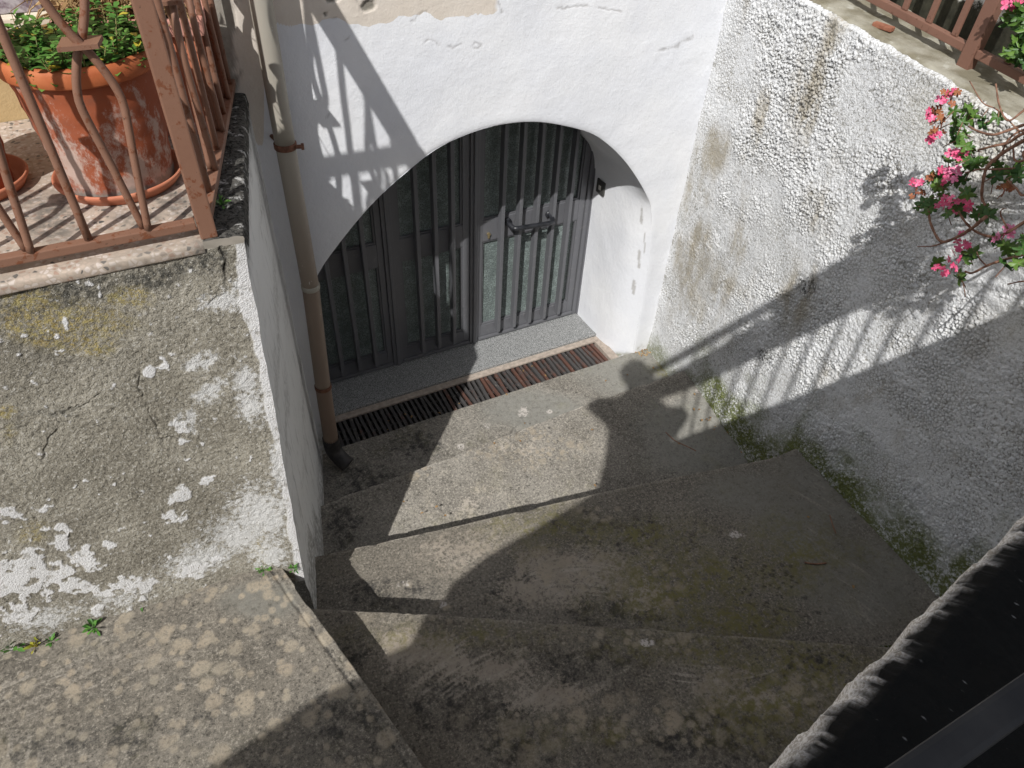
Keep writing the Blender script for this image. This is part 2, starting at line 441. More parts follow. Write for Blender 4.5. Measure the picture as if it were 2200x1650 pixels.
GSTEM = m_simple('green_stem', (.10, .14, .04, 1), (.2, .17, .06, 1), 40, .6, .1)
PETAL = m_leaf('pink_petal', (.70, .06, .17, 1), (.82, .32, .50, 1), .5)
PETALO = m_leaf('withered_petal', (.30, .075, .045, 1), (.34, .17, .06, 1), .6)
PINKBOX = m_simple('pink_clay_trough', (.50, .235, .18, 1), (.56, .29, .23, 1), 8, .7, .1)
BACKW = None

# ------------------------------------------------------------------ SETTING: ground and lower landing
b_ = MB(); b_.add([(-40, -40, -1.30), (40, -40, -1.30), (40, 40, -1.30), (-40, 40, -1.30)], [(0, 1, 2, 3)])
tag(b_.build('ground', EARTH), kind='structure')

def tread_attrs(P, dark=(), pale=(), green=(), black=(), clean=(), white=(), brush=(), spotreg=None, tone=0.0, spots=0.0, spotscale=9.0, seed=3):
    px, py = topx(P); x = P[..., 0] * S; y = P[..., 1] * S
    wob = (fbm(x * 9, y * 9, 4, seed) - .5) * 1.6
    A = {}
    A['tone'] = np.full(px.shape, tone)
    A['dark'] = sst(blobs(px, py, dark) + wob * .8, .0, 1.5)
    A['pale'] = sst(blobs(px, py, pale) + wob * .8, .0, 1.4)
    A['green'] = sst(blobs(px, py, green) + wob * .8, .0, 1.4)
    A['clean'] = sst(blobs(px, py, clean) + wob * .35, .2, 1.0)
    f1, f2, idv = worley(x * 36 + 1.2 * fbm(x * 30, y * 30, 3, 5), y * 36 + 1.2 * fbm(x * 30, y * 30, 3, 6), seed + 4)
    bl = blobs(px, py, black)
    A['black'] = sst(bl + (idv - .5) * 1.5, .85, 1.0) * sst(.06 + .42 * idv ** 2 - f1, .0, .12)
    A['white'] = sst(blobs(px, py, white) + (fbm(x * 40, y * 40, 4, seed + 8) - .5) * 1.4, .55, .85)
    f1, f2, idv = worley(x * spotscale + .35 * fbm(x * 14, y * 14, 3, 15), y * spotscale + .35 * fbm(x * 14, y * 14, 3, 16), seed)
    g1, g2, idg = worley(x * spotscale * 1.9 + .3 * fbm(x * 24, y * 24, 3, 25), y * spotscale * 1.9, seed + 1)
    rad = .10 + .34 * idv ** 1.5
    sp = np.maximum(sst(rad - f1, -.06, .12) * (idv > 1 - .9 * spots), sst(.16 + .2 * idg - g1, -.03, .10) * (idg > 1 - .75 * spots))
    A['spot'] = sp * (.45 + .55 * vn(x * 5, y * 5, seed + 2))
    if spotreg is not None: A['spot'] = A['spot'] * sst(blobs(px, py, spotreg) + wob * .5, .1, .9)
    br = np.zeros(px.shape)
    for (bx, by, ba, bb, cx, cy, w) in brush:      # trowel strokes: arcs round (cx, cy) in metres relative to the patch
        c_ = fl((bx, by), P[0, 0, 2]) * S
        r_ = np.hypot(x - c_[0] - cx, y - c_[1] - cy)
        an_ = np.arctan2(y - c_[1] - cy, x - c_[0] - cx)
        ln = vn(r_ * 130 + 1.2 * fbm(x * 6, y * 6, 2, seed + 40), an_ * 5, seed + 41)
        br = np.maximum(br, w * sst(ln, .55, .85) * sst(blobs(px, py, [(bx, by, ba, bb)]) + (fbm(x * 18, y * 18, 4, seed + 42) - .5) * 1.6, .45, 1.2))
    A['brush'] = br
    return A

def tread(name, far, near, n, stair, label=None, riser=.06, seed=1, cove=0.0, groove=False, tilt=0.0, **kw):
    """far/near: polylines (units) of equal z; a cement tread with the nosing at 'far'"""
    nu, nv = n
    A = resample(np.array(far), nu); B = resample(np.array(near), nu)
    t = np.r_[0, .0025, .006, np.linspace(.012, 1, nv - 3)][:, None, None]
    P = A[None] * (1 - t) + B[None] * t
    x = P[..., 0] * S; y = P[..., 1] * S
    P[..., 2] -= tilt * t[..., 0]
    P[..., 2] += (fbm(x * 3, y * 3, 3, seed) - .5) * 9 * MM + (fbm(x * 30, y * 30, 3, seed + 3) - .5) * 3.2 * MM
    chip = sst(fbm(x * 7, y * 7, 4, seed + 9), .58, .72)
    e = np.exp(-(t[..., 0] * np.linalg.norm(B - A, axis=1)[None] / .006))
    P[..., 2] -= e * (1.5 + 5 * chip) * MM
    nrm = (A - B); nrm /= np.linalg.norm(nrm, axis=1)[:, None]
    j = ((fbm(x * 12, y * 12, 4, seed + 5) - .5) * 5 * MM - chip * 4 * MM) * np.exp(-t[..., 0] * 30)
    P += nrm[None] * j[..., None]
    if cove:
        dw = (0.881 + KW * P[..., 1]) - P[..., 0]
        P[..., 2] += cove * (1 - sst(dw, -.005, .05)) ** 1.3
    if groove:
        dist = t[..., 0] * np.linalg.norm(B - A, axis=1)[None]
        P[..., 2] -= 5 * MM * np.exp(-((dist - .014) / .0022) ** 2) + 3 * MM * np.exp(-((dist - .006) / .0015) ** 2)
    at = tread_attrs(P, seed=seed, **kw)
    dn = t[..., 0] * np.linalg.norm(B - A, axis=1)[None]
    at['brush'] = np.maximum(at['brush'], .6 * np.exp(-(dn / .004) ** 2) * sst(fbm(x * 22, y * 22, 4, seed + 60), .38, .62))  # worn pale nosing line, with the edge highlight put into the colour
    if groove:
        at['dark'] = np.maximum(at['dark'], 1.0 * np.exp(-((dist - .014) / .003) ** 2))
    # riser below the nosing
    rows = np.linspace(0, 1, 5)[1:, None, None]
    Rr = np.repeat(P[:1], 4, 0).copy(); Rr[..., 2] -= rows[..., 0] * riser; Rr -= nrm[None] * (rows * .004)
    P2 = np.concatenate([Rr[::-1], P], 0)
    at = {k: np.concatenate([np.repeat(v[:1], 4, 0), v], 0) for k, v in at.items()}
    o = grid_obj(name, P2, TREAD, stair, at)
    me = o.data
    if sum(p.normal.z for p in list(me.polygons)[-200:]) < 0:
        me.flip_normals()
    return o

Z0, Z1, Z2, Z3, Z4 = -1.105, -1.057, -.974, -.908, -.842
# lower landing
nx, ny = 420, 110
X, Y = np.meshgrid(np.linspace(.08, .97, nx), np.linspace(.80, 1.003, ny))
P = np.stack([X, Y, np.full_like(X, Z0)], -1)
P[..., 2] += (fbm(X * 9, Y * 9, 3, 2) - .5) * 8 * MM + (fbm(X * 80, Y * 80, 3, 4) - .5) * 3 * MM
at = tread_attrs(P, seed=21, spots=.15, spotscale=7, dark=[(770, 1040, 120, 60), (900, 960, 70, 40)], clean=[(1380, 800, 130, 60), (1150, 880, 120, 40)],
                 white=[(1125, 885, 13, 10), (1045, 915, 7, 5), (990, 960, 9, 6), (1180, 885, 6, 5)], green=[(1440, 790, 40, 20)])
at['spot'] *= .0
o = grid_obj('lower_landing', P, TREAD, None, at); tag(o, kind='structure')

stairs = thing('staircase', 'worn grey cement winder steps fanning down to the arched door', 'stairs', (.45, .6, Z0))
f_ = lambda p, z: fl(p, z)
def ext(a, b, ka=0.0, kb=0.0):
    d = (b - a) / np.linalg.norm(b - a); return a - d * ka, b + d * kb
a1 = f_((695, 1083), Z1); b1 = f_((1472, 797), Z1); a1, b1 = ext(a1, b1, .04, .03)
m1 = [a1, f_((911, 1003), Z1), f_((1300, 854), Z1), b1]
n1a = np.array([a1[0] - .02, .64, Z1]); n1b = np.array([b1[0] + .0, .53, Z1])
tread('step', m1, [n1a, n1b], (460, 200), stairs, seed=31, spots=.9, spotscale=17, cove=.006, tilt=.055, spotreg=[(1130, 960, 100, 40), (1010, 975, 60, 16), (900, 1010, 40, 20, 0, .7)],
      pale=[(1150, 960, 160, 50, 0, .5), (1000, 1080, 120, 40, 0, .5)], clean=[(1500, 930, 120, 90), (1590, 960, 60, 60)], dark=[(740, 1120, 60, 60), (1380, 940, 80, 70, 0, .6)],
      white=[(1500, 838, 8, 5)])
a2 = f_((670, 1198), Z2); b2 = f_((1689, 973), Z2); a2, b2 = ext(a2, b2, .05, .03)
m2 = [a2, f_((1000, 1125), Z2), f_((1300, 1056), Z2), f_((1650, 986), Z2), b2]
tread('step', m2, [np.array([-.02, .50, Z2]), np.array([.93, .10, Z2])], (520, 380), stairs, seed=41, tone=.55, spots=.8, spotscale=9, cove=.010, spotreg=[(870, 1255, 14, 10), (800, 1265, 12, 12), (950, 1300, 16, 10), (1430, 1250, 60, 60, 0, .9), (1300, 1100, 60, 20, 0, .8), (1250, 1240, 120, 60, 0, .8)], brush=[(1270, 1240, 130, 60, -.3, -.5, .8), (1760, 1120, 60, 110, -1.6, -.5, .45), (1860, 1270, 60, 110, -1.6, -.5, .45), (1800, 1330, 80, 40, -.9, .4, .35)],
      pale=[(1250, 1230, 160, 70), (1180, 1270, 110, 50), (1000, 1180, 160, 60, 0, .7), (1380, 1280, 60, 40)],
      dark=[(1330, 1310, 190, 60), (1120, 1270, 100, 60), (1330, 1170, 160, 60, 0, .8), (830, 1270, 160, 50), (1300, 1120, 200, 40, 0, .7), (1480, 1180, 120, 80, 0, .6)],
      green=[(1450, 1260, 190, 90), (1560, 1330, 160, 50), (1180, 1140, 160, 50, 0, .6), (1350, 1150, 140, 40, 0, .7), (1700, 1200, 160, 80, 0, .7)], black=[(1640, 1270, 70, 50), (1690, 1330, 60, 25), (1600, 1210, 30, 15), (1660, 1220, 40, 20)],
      clean=[(1740, 1080, 130, 120), (1850, 1250, 130, 100), (1620, 1060, 120, 50)], white=[(1580, 1150, 16, 10), (870, 1255, 18, 13, 0, .6), (950, 1300, 14, 10, 0, .6)])
a3 = f_((680, 1310), Z3); b3 = f_((1860, 1385), Z3); a3, b3 = ext(a3, b3, .10, .20)
m3 = [a3, f_((950, 1321), Z3), f_((1400, 1352), Z3), f_((1860, 1388), Z3), b3]
tread('step', m3, [np.array([-.10, -.06, Z3]), np.array([1.0, -.10, Z3])], (520, 420), stairs, seed=51, tone=.70, spots=.8, spotscale=11, cove=.02, spotreg=[(900, 1330, 120, 14, 0, .8), (1400, 1370, 200, 30, 0, .8), (1300, 1560, 300, 80, 0, .7), (1700, 1480, 80, 60, 0, .8)], brush=[(1000, 1440, 190, 60, .1, -.9, 1), (900, 1400, 80, 40, .2, -.7, .9), (1560, 1465, 150, 45, .3, .7, .9), (1180, 1480, 120, 40, .2, -.8, .7), (1640, 1500, 120, 30, .3, .7, .7)],
      pale=[(900, 1400, 130, 50), (1050, 1440, 180, 45, 10), (1540, 1470, 120, 40, -20), (1180, 1500, 120, 40), (1600, 1500, 160, 30), (1420, 1560, 140, 40, 0, .6)],
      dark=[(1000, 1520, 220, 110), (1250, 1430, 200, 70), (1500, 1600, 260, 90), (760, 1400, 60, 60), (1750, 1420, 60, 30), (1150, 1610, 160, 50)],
      green=[(1700, 1450, 170, 70), (1650, 1520, 180, 80), (1000, 1370, 300, 40, 0, .5), (1450, 1400, 200, 40, 0, .7), (1250, 1580, 160, 50, 0, .6)],
      black=[(1560, 1385, 40, 10), (1690, 1400, 60, 22), (1700, 1450, 30, 25), (1780, 1430, 40, 25)], white=[(1390, 1380, 14, 8)])
e0 = f_((600, 1212), Z4); e1 = f_((750, 1420), Z4); e2 = f_((900, 1632), Z4)
e0, _ = ext(e0, e1, .03); _, e2 = ext(e1, e2, 0, .34)
le = np.array([-.65, .75, Z4]); ln = np.array([-.65, -.10, Z4])
tread('step', [e0, f_((620, 1240), Z4), e1, f_((900, 1632), Z4), e2], [le, ln], (420, 520), stairs, seed=61, spots=.52, spotscale=12, tone=.62, groove=True, riser=.07, brush=[(310, 1440, 170, 60, -.10, -.45, .55), (60, 1500, 120, 60, .05, -.6, .6), (40, 1620, 60, 50, -.5, .1, .5)],
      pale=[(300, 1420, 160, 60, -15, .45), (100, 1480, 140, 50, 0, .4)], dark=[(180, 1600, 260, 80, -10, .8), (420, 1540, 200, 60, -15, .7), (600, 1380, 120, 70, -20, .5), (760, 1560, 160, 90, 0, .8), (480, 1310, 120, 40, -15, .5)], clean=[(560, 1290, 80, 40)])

# ------------------------------------------------------------------ HOUSE: facade, arch, door
house = thing('house', 'white rendered house front with a low arched doorway under peeling cream plaster', 'house', (.53, 1.05, Z0))
arch = np.array([(.168, -1.14), (.168, -.95), (.170, -.80), (.180, -.71), (.1948, -.6748), (.2402, -.6242), (.2918, -.5768), (.3495, -.5359), (.4144, -.5007), (.496, -.4833), (.5818, -.4866),
                 (.6761, -.516), (.7288, -.5458), (.7895, -.6014), (.8479, -.6758), (.8692, -.7217), (.8858, -.8259), (.8945, -.95), (.8987, -1.14)])
arch = resample(cat(arch, 30), 1000)
cen = np.array([.53, -.93]); lo = np.array([.118, -1.16]); hi = np.array([.985, -.12])
d = arch - cen
tt = np.minimum(np.where(d[:, 0] > 0, (hi[0] - cen[0]) / np.maximum(d[:, 0], 1e-9), (lo[0] - cen[0]) / np.minimum(d[:, 0], -1e-9)),
                np.where(d[:, 1] > 0, (hi[1] - cen[1]) / np.maximum(d[:, 1], 1e-9), (lo[1] - .1 - cen[1]) / np.minimum(d[:, 1], -1e-9)))
outer = cen + d * tt[:, None]
NRr = 300
t = (np.linspace(0, 1, NRr) ** 1.25)[:, None, None]
Q2 = arch[None] * (1 - t) + outer[None] * t
P = np.stack([Q2[..., 0], np.full(Q2.shape[:2], 1.0), Q2[..., 1]], -1)
x = P[..., 0] * S; z = P[..., 2] * S
px, py = topx(P)
dist = np.linalg.norm(Q2 - arch[None], axis=-1)
und = (fbm(x * 3, z * 3, 3, 71) - .5) * 9 * MM + (fbm(x * 14, z * 14, 3, 72) - .5) * 2.0 * MM
P[..., 1] += und + 6 * MM * np.exp(-dist / .004)
crm = sst(38 + 14 * np.sin(px / 90.) - py + (fbm(x * 9, z * 9, 5, 73) - .5) * 60, -5, 7) * (1 - sst(px, 1000, 1130))
crm = np.maximum(crm, sst(568 - px, -4, 6) * sst(330 - py + (fbm(x * 12, z * 12, 4, 83) - .5) * 120, 0, 60))
greyb = blobs(px, py, [(715, -4, 26, 16), (790, 12, 20, 24, 40), (700, 30, 8, 10, 0, .7), (850, -10, 40, 8)])
grey = sst(greyb + (fbm(x * 25, z * 25, 4, 74) - .5) * .9, .75, .95)
grey = np.maximum(grey, .8 * sst(506 - px + (fbm(x * 20, z * 20, 4, 82) - .5) * 40, -6, 6) * sst(260 - py, 0, 60))
crk = np.zeros_like(px)
CR = [[(690, 22), (700, 40), (722, 42)], [(740, 85), (752, 82)], [(848, 138), (862, 122), (882, 118)], [(1012, 100), (1022, 90), (1034, 94), (1030, 104), (1012, 100)], [(768, 0), (778, 28), (792, 46)],
      [(885, 48), (905, 24), (918, 20)], [(895, 100), (920, 84), (960, 100), (990, 96)], [(1390, 118), (1450, 100), (1490, 80)], [(1068, 0), (1080, 30)], [(700, 255), (712, 245)], [(1555, 90), (1540, 140), (1545, 180)], [(1200, 20), (1260, 10), (1330, 24)]]
wx = px + (fbm(x * 30, z * 30, 3, 75) - .5) * 14; wy = py + (fbm(x * 30, z * 30, 3, 76) - .5) * 14
for c in CR: crk = np.maximum(crk, np.exp(-(polyd(wx, wy, c) / 2.0) ** 2))
crk *= sst(vn(x * 18, z * 18, 77), .25, .5)
flk = sst(fbm(x * 7, z * 7, 5, 78), .66, .675) * sst(300 - py, 0, 200) * sst(px, 1200, 1400) * .5
P[..., 1] += (grey * 9 + crk * 1.5) * MM - crm * 0 * MM - flk * 1.6 * MM
drt = sst(blobs(px, py, [(1395, 760, 40, 20), (1350, 765, 40, 8), (700, 960, 30, 60)]) + (fbm(x * 20, z * 20, 3, 79) - .5), .5, 1.2)
facade = grid_obj('facade_wall', P, FACADE, house, dict(cream=crm, grey=grey, crack=crk * .6, ochre=0 * px, dirt=drt), flip=False)
def face_dir(o, v):
    me = o.data; n = np.empty(len(me.polygons) * 3, np.float32); me.polygons.foreach_get('normal', n)
    if (n.reshape(-1, 3) @ np.array(v)).sum() < 0: me.flip_normals()
face_dir(facade, (0, -1, 0))
MB().box((.119, 1.0008, -.1205), (1.2, 1.06, .60)).build('upper_wall', FACADE, house)
# facade left of the downpipe, over the terrace
nx, nz = 160, 200
X, Zg = np.meshgrid(np.linspace(-.8, .119, nx), np.linspace(-.40, .45, nz))
P = np.stack([X, np.full_like(X, 1.0), Zg], -1); px, py = topx(P); x = X * S; z = Zg * S
P[..., 1] += (fbm(x * 5, z * 5, 4, 81) - .5) * 10 * MM
gy = sst(px, 440, 470) * (1 - sst(px + (fbm(x * 20, z * 20, 4, 82) - .5) * 40, 498, 512))
och = 1 - sst(px, 300, 330)
left_f = grid_obj('facade_wall', P, FACADE, house, dict(cream=np.ones_like(px), grey=gy, crack=0 * px, ochre=och, dirt=0 * px)); face_dir(left_f, (0, -1, 0))
zs = fy((0, 24), 1.0)[2]
MB().box((-.40, .972, zs - .012), (-.055, .998, zs), .002).build('window_sill', m_simple('cream_sill', (.60, .53, .42, 1), None, 12, .7), house)
MB().box((-.40, .985, zs + .0005), (-.06, .999, zs + .05), .001).build('window_base', m_simple('mauve_tile', (.15, .11, .13, 1), (.40, .37, .38, 1), 50, .5), house)
# reveal of the arch
nd = 70
inner = arch.copy()
inner[:, 0] = np.where(inner[:, 0] > .8, .8 + .0515 * np.tanh((inner[:, 0] - .8) / .042), inner[:, 0])

s_ = np.linspace(0, 1, nd) ** 1.2
k = (1 - np.exp(-s_ * 7.5)) / (1 - math.exp(-7.5))
P = np.zeros((nd, len(arch), 3))
P[..., 0] = arch[None, :, 0] * (1 - k[:, None]) + inner[None, :, 0] * k[:, None]
P[..., 2] = arch[None, :, 1] - .004 * s_[:, None]
P[..., 1] = 1.0 + 6 * MM + s_[:, None] * .198
x = P[..., 1] * S; z = np.linspace(0, 3.5, len(arch))[None, :] + 0 * x; px, py = topx(P)
bumpv = (fbm(x * 6, z * 6, 4, 91) - .5) * 7 * MM
P[..., 0] += np.where(arch[None, :, 0] > .53, -1, 1) * bumpv * np.minimum(1, s_[:, None] * 8)
gr = sst(blobs(px, py, [(1373, 555, 5, 22), (1378, 465, 4, 22), (1362, 620, 5, 26), (1385, 520, 3, 30)]) + (fbm(x * 30, z * 30, 4, 92) - .5) * 1.2, .7, .95)
rev = grid_obj('arch_reveal', P, FACADE, house, dict(cream=0 * px, grey=gr * .55, crack=0 * px, ochre=0 * px, dirt=sst(blobs(px, py, [(1330, 765, 50, 10)]), .3, 1.4)))
me = rev.data
c0 = me.polygons[len(me.polygons) // 2]
if c0.normal.z > 0: me.flip_normals()
# threshold slab, kerb, drain
MB().box((.155, 1.094, Z0 - .02), (.862, 1.205, -1.0995), .0015).build('threshold', GRANITE, house)
YD = 1.19; ZB = -1.0988
frame = MB()
for xa, xb in ((.360, .382), (.551, .571), (.836, .866), (.150, .205)):
    frame.box((xa, YD - .004, ZB + .0005), (xb, YD + .02, -.42), .0012)
    frame.box((xa + (xb - xa) * .35, YD - .0075, ZB + .0005), (xa + (xb - xa) * .65, YD - .0035, -.42), .001)
frame.build('door_frame', METAL, house)
def leaf(x0, x1, g0, g1, bars, label, handle=False):
    m = MB(); y0, y1 = YD, YD + .015
    m.box((x0 + .0006, y0, ZB + .003), (g0, y1, -.42), .0008); m.box((g1, y0, ZB + .003), (x1 - .0006, y1, -.42), .0008)
    m.box((g0, y0 + .0008, ZB + .0035), (g1, y1, -1.057), .0006); m.box((g0, y0 + .0008, -.826), (g1, y1, -.775), .0006)
    # drip ledge and glazing beads
    m.box((x0 + .002, y0 - .006, ZB + .004), (x1 - .002, y0 - .0002, ZB + .011), .001)
    for za, zb in ((-1.057, -.826), (-.775, -.42)):
        m.box((g0, y0 + .003, za), (g0 + .004, y0 + .008, zb)); m.box((g1 - .004, y0 + .003, za), (g1, y0 + .008, zb))
        m.box((g0 + .004, y0 + .003, za), (g1 - .004, y0 + .008, za + .004)); m.box((g0 + .004, y0 + .003, zb - .004), (g1 - .004, y0 + .008, zb))
    lf = m.build('door_leaf', METAL, house); lf['label'] = label
    for za, zb in ((-1.057, -.826), (-.775, -.42)):
        nu, nv = 40, 60
        MB().box((g0 + .0002, y0 + .0085, za + .0002), (g1 - .0002, y0 + .0105, zb - .0002)).build('glass_pane', GLASS, lf)
    for bx in bars:
        b = MB()
        b.box((bx - .0040, y0 - .0185, -1.0735), (bx + .0040, y0 - .0015, -.43), .0010)
        for zc in (-1.066, -.80): b.box((bx - .003, y0 - .0016, zc - .004), (bx + .003, y0 - .0001, zc + .004))
        b.build('bar', METAL, lf)
    return lf
leaf(.205, .360, .212, .347, (.240, .278, .316), 'shaded left door leaf partly hidden by the downpipe')
leaf(.382, .551, .395, .535, (.429, .468, .506), 'narrow middle door leaf in shade')
lf = leaf(.571, .836, .581, .820, (.620, .662, .704, .745, .786), 'wide right door leaf with black pull handle')
h0 = fy((1100, 490), 1.166); h1 = fy((1190, 474), 1.166)
hp = [(h0[0], YD - .001, h0[2] + .004), (h0[0], 1.177, h0[2] + .003), (h0[0] + .003, 1.166, h0[2]), (h0[0] + .012, 1.160, h0[2]), ((h0[0] + h1[0]) / 2, 1.160, (h0[2] + h1[2]) / 2),
      (h1[0] - .012, 1.160, h1[2]), (h1[0] - .003, 1.166, h1[2]), (h1[0], 1.177, h1[2] + .003), (h1[0], YD - .001, h1[2] + .004)]
hd = MB().tube(cat(hp, 8), .0053, 14)
for e in (hp[0], hp[-1]): hd.tube([(e[0], YD - .0045, e[2]), (e[0], YD - .0003, e[2])], .0088, 16)
hd.build('handle', BLACKP, lf, True)
lk = fy((1050, 505), 1.188)
MB().tube([(lk[0], YD - .004, lk[2] + .002), (lk[0], YD, lk[2] + .002)], .0038, 12).box((lk[0] - .0019, YD - .0036, lk[2] - .008), (lk[0] + .0019, YD - .0002, lk[2] + .001), .0006).build('keyhole', BRASS, lf)
# doorbell plate on the right reveal
xb = .8485
bc = hit((1289, 402), (1, 0, 0), xb - .004)
bl = MB().box((xb - .0045, bc[1] - .0155, bc[2] - .0155), (xb + .008, bc[1] + .0135, bc[2] + .0155), .0012).build('doorbell', GREYP, house)
MB().box((xb - .0058, bc[1] - .0045, bc[2] - .006), (xb - .0044, bc[1] + .0035, bc[2] + .004), .0006).build('button', WHITEP, bl)

# ------------------------------------------------------------------ drain grate
drain = thing('drain_grate', 'long rusty slotted drain grate set in front of the door threshold', 'drain', (.5, 1.04, Z0))
MB().box((.13, 1.0775, Z0 - .03), (.845, 1.0935, Z0 + .0005), .0012).box((.838, 1.004, Z0 - .03), (.860, 1.0935, Z0 - .001), .001).build('kerb', KERB, drain)
MB().box((.14, 1.002, Z0 - .055), (.836, 1.077, Z0 - .050)).box((.14, 1.0755, Z0 - .05), (.836, 1.0773, Z0 - .004)).box((.14, 1.001, Z0 - .05), (.836, 1.003, Z0 - .006)).build('channel', VOID, drain)
sl = MB(); NS = 58; x0s, x1s = .165, .833
for i in range(NS):
    xc = x0s + (x1s - x0s) * (i + .5) / NS; wd = .0034 * random.uniform(.85, 1.12)
    dx = random.gauss(0, .0012) + (.0025 * math.sin(i * .9) if 18 < i < 34 else 0); dz = random.gauss(0, .0006)
    def M(v, xc=xc, dx=dx, dz=dz):
        tloc = (v[1] - 1.04) / .036
        return np.array([v[0] + dx * tloc, v[1], v[2] + dz * tloc])
    sl.box((xc - wd, 1.0045, Z0 - .010), (xc + wd, 1.0755, Z0 - .0025 + random.gauss(0, .0004)), .0007, M, a=random.random() * (.75 if i < 22 else 1.0))
sl.box((x0s, 1.026, Z0 - .013), (x1s, 1.029, Z0 - .008)).box((x0s, 1.052, Z0 - .013), (x1s, 1.055, Z0 - .008))
sl.build('slats', GRATE, drain, False, 'v')

# ------------------------------------------------------------------ TERRACE: rendered retaining wall, floor, railing, pots
twall = thing('terrace_wall', 'lichen stained grey retaining wall with flaking white paint below the terrace railing', 'wall', (-.2, .66, Z4))
ZT = -.375
nu, nv = 620, 560
U, Vv = np.meshgrid(np.linspace(0, 1, nu) ** .9, np.linspace(0, 1, nv))
zg = -.870 + Vv * (ZT - .008 + .870)
xr = .0235 + (zg + .842) / (ZT + .842) * .0335
xg = -.55 + U * (xr + .55)
yg = .647 - (1 - Vv) * (.034 + .012 * sst(-xg, .35, .0) + .022 * sst(xg, -.06, .025)) - .004 * sst(xg, -.02, .05)
P = np.stack([xg, yg, zg], -1); px, py = topx(P); x = xg * S; z = zg * S
n1 = fbm(x * 12, z * 12, 5, 101); n2 = fbm(x * 28, z * 28, 5, 102)
wx = px + (fbm(x * 22, z * 22, 4, 103) - .5) * 34; wy = py + (fbm(x * 22, z * 22, 4, 104) - .5) * 34
FL = [(95, 1090, 24, 14), (15, 1100, 32, 12, 20), (130, 1140, 28, 14), (125, 1170, 26, 18), (180, 1200, 34, 26), (60, 1210, 60, 22), (30, 1250, 55, 50), (110, 1240, 50, 16), (165, 1260, 34, 14), (30, 1330, 50, 22, -20),
      (105, 1282, 16, 7), (225, 1275, 24, 9), (270, 1255, 30, 18, -15), (310, 1250, 26, 16, -15), (310, 1283, 10, 10), (75, 1310, 24, 9), (210, 1310, 14, 9), (430, 1215, 40, 16, -10), (410, 1235, 30, 14), (230, 1175, 18, 10),
      (320, 790, 17, 18), (345, 780, 8, 6), (432, 960, 7, 6), (541, 985, 6, 8), (395, 950, 18, 6, -30), (380, 915, 16, 12, 30), (380, 1110, 24, 11, 20), (440, 1030, 16, 10), (385, 1060, 14, 24, 30), (40, 765, 6, 5), (142, 690, 8, 12), (130, 715, 7, 7), (170, 612, 8, 8), (190, 615, 6, 6), (209, 622, 6, 8), (325, 1157, 5, 3), (200, 983, 4, 4)]
n3 = fbm(x * 60, z * 60, 4, 113)
flake = sst(blobs(wx, wy, FL) + (n2 - .5) * 1.7 + (n3 - .5) * 1.6, .66, .86)
edge = (xr - xg) * S * 100       # cm from the arris
ew = 2.2 + 2.6 * sst(-np.abs(py - 640) / 130. + 1, 0, 1) + 1.2 * sst(zg, -.7, -.9)
flake = np.maximum(flake, sst(ew * (.45 + 1.1 * n1) - edge, -.25, .35) * sst(py, 495, 545))
flake *= .45 + .55 * sst(n3 + .3 * n1, .38, .56)
dust = blobs(wx, wy, [(560, 1110, 90, 90), (600, 1000, 30, 80), (505, 1150, 90, 50), (430, 780, 50, 26), (450, 840, 40, 30), (540, 870, 40, 60), (480, 650, 60, 26), (530, 820, 36, 50), (580, 1190, 60, 40), (100, 1330, 120, 40, -15, .8), (400, 900, 40, 40, 0, .8), (430, 1200, 110, 40, -15), (520, 620, 40, 18), (260, 1290, 120, 40, -15, .7)]) * .6
dust += .10
yel = sst(blobs(wx, wy, [(150, 690, 130, 40, 5), (190, 730, 60, 30), (50, 640, 70, 30, 0, .8), (270, 640, 50, 22), (100, 700, 110, 46, 10), (10, 890, 20, 10), (70, 1150, 40, 30, 0, .6), (560, 1180, 20, 60, 0, .5), (15, 930, 20, 20, 0, .6)]), .15, 1.1)
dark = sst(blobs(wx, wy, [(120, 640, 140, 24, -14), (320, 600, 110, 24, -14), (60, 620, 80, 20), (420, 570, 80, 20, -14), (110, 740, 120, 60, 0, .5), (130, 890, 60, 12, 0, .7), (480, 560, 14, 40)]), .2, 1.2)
crk = np.zeros_like(px)
for c, w in [([(474, 516), (480, 540), (489, 565), (484, 595), (486, 622)], 3.0), ([(486, 624), (515, 620)], 1.6), ([(486, 624), (462, 645), (440, 650)], 1.6), ([(170, 870), (128, 892), (118, 915), (124, 925), (105, 950), (92, 990)], 2.0), ([(85, 885), (118, 910)], 2.0),
             ([(300, 800), (298, 830), (330, 905), (350, 945), (380, 940), (410, 935)], 1.5), ([(215, 845), (160, 880), (120, 888)], 1.6)]:
    wxx = px + (fbm(x * 40, z * 40, 3, 107) - .5) * 16; wyy = py + (fbm(x * 40, z * 40, 3, 108) - .5) * 16
    crk = np.maximum(crk, np.exp(-(polyd(wxx, wyy, c) / w) ** 2) * (.85 if w > 2.5 else .5) * (.5 + .5 * sst(vn(x * 25, z * 25, 114), .3, .6)))
disp = (fbm(x * 4, z * 4, 3, 109) - .5) * 16 + (fbm(x * 16, z * 16, 3, 110) - .5) * 4 + (fbm(x * 80, z * 80, 3, 111) - .5) * 6.0 * (1 - flake) + flake * 2.4 - crk * 9
P[..., 1] -= disp * MM
P[..., 0] += (fbm(z * 9, z * 0, 4, 112) - .5) * 8 * MM * np.exp(-edge / 1.5)
tf = grid_obj('front_face', P, LICHEN, twall, dict(flake=flake, dust=dust, yellow=yel, dark=dark, crack=crk)); face_dir(tf, (0, -1, 0))
arris = P[:, -1].copy()
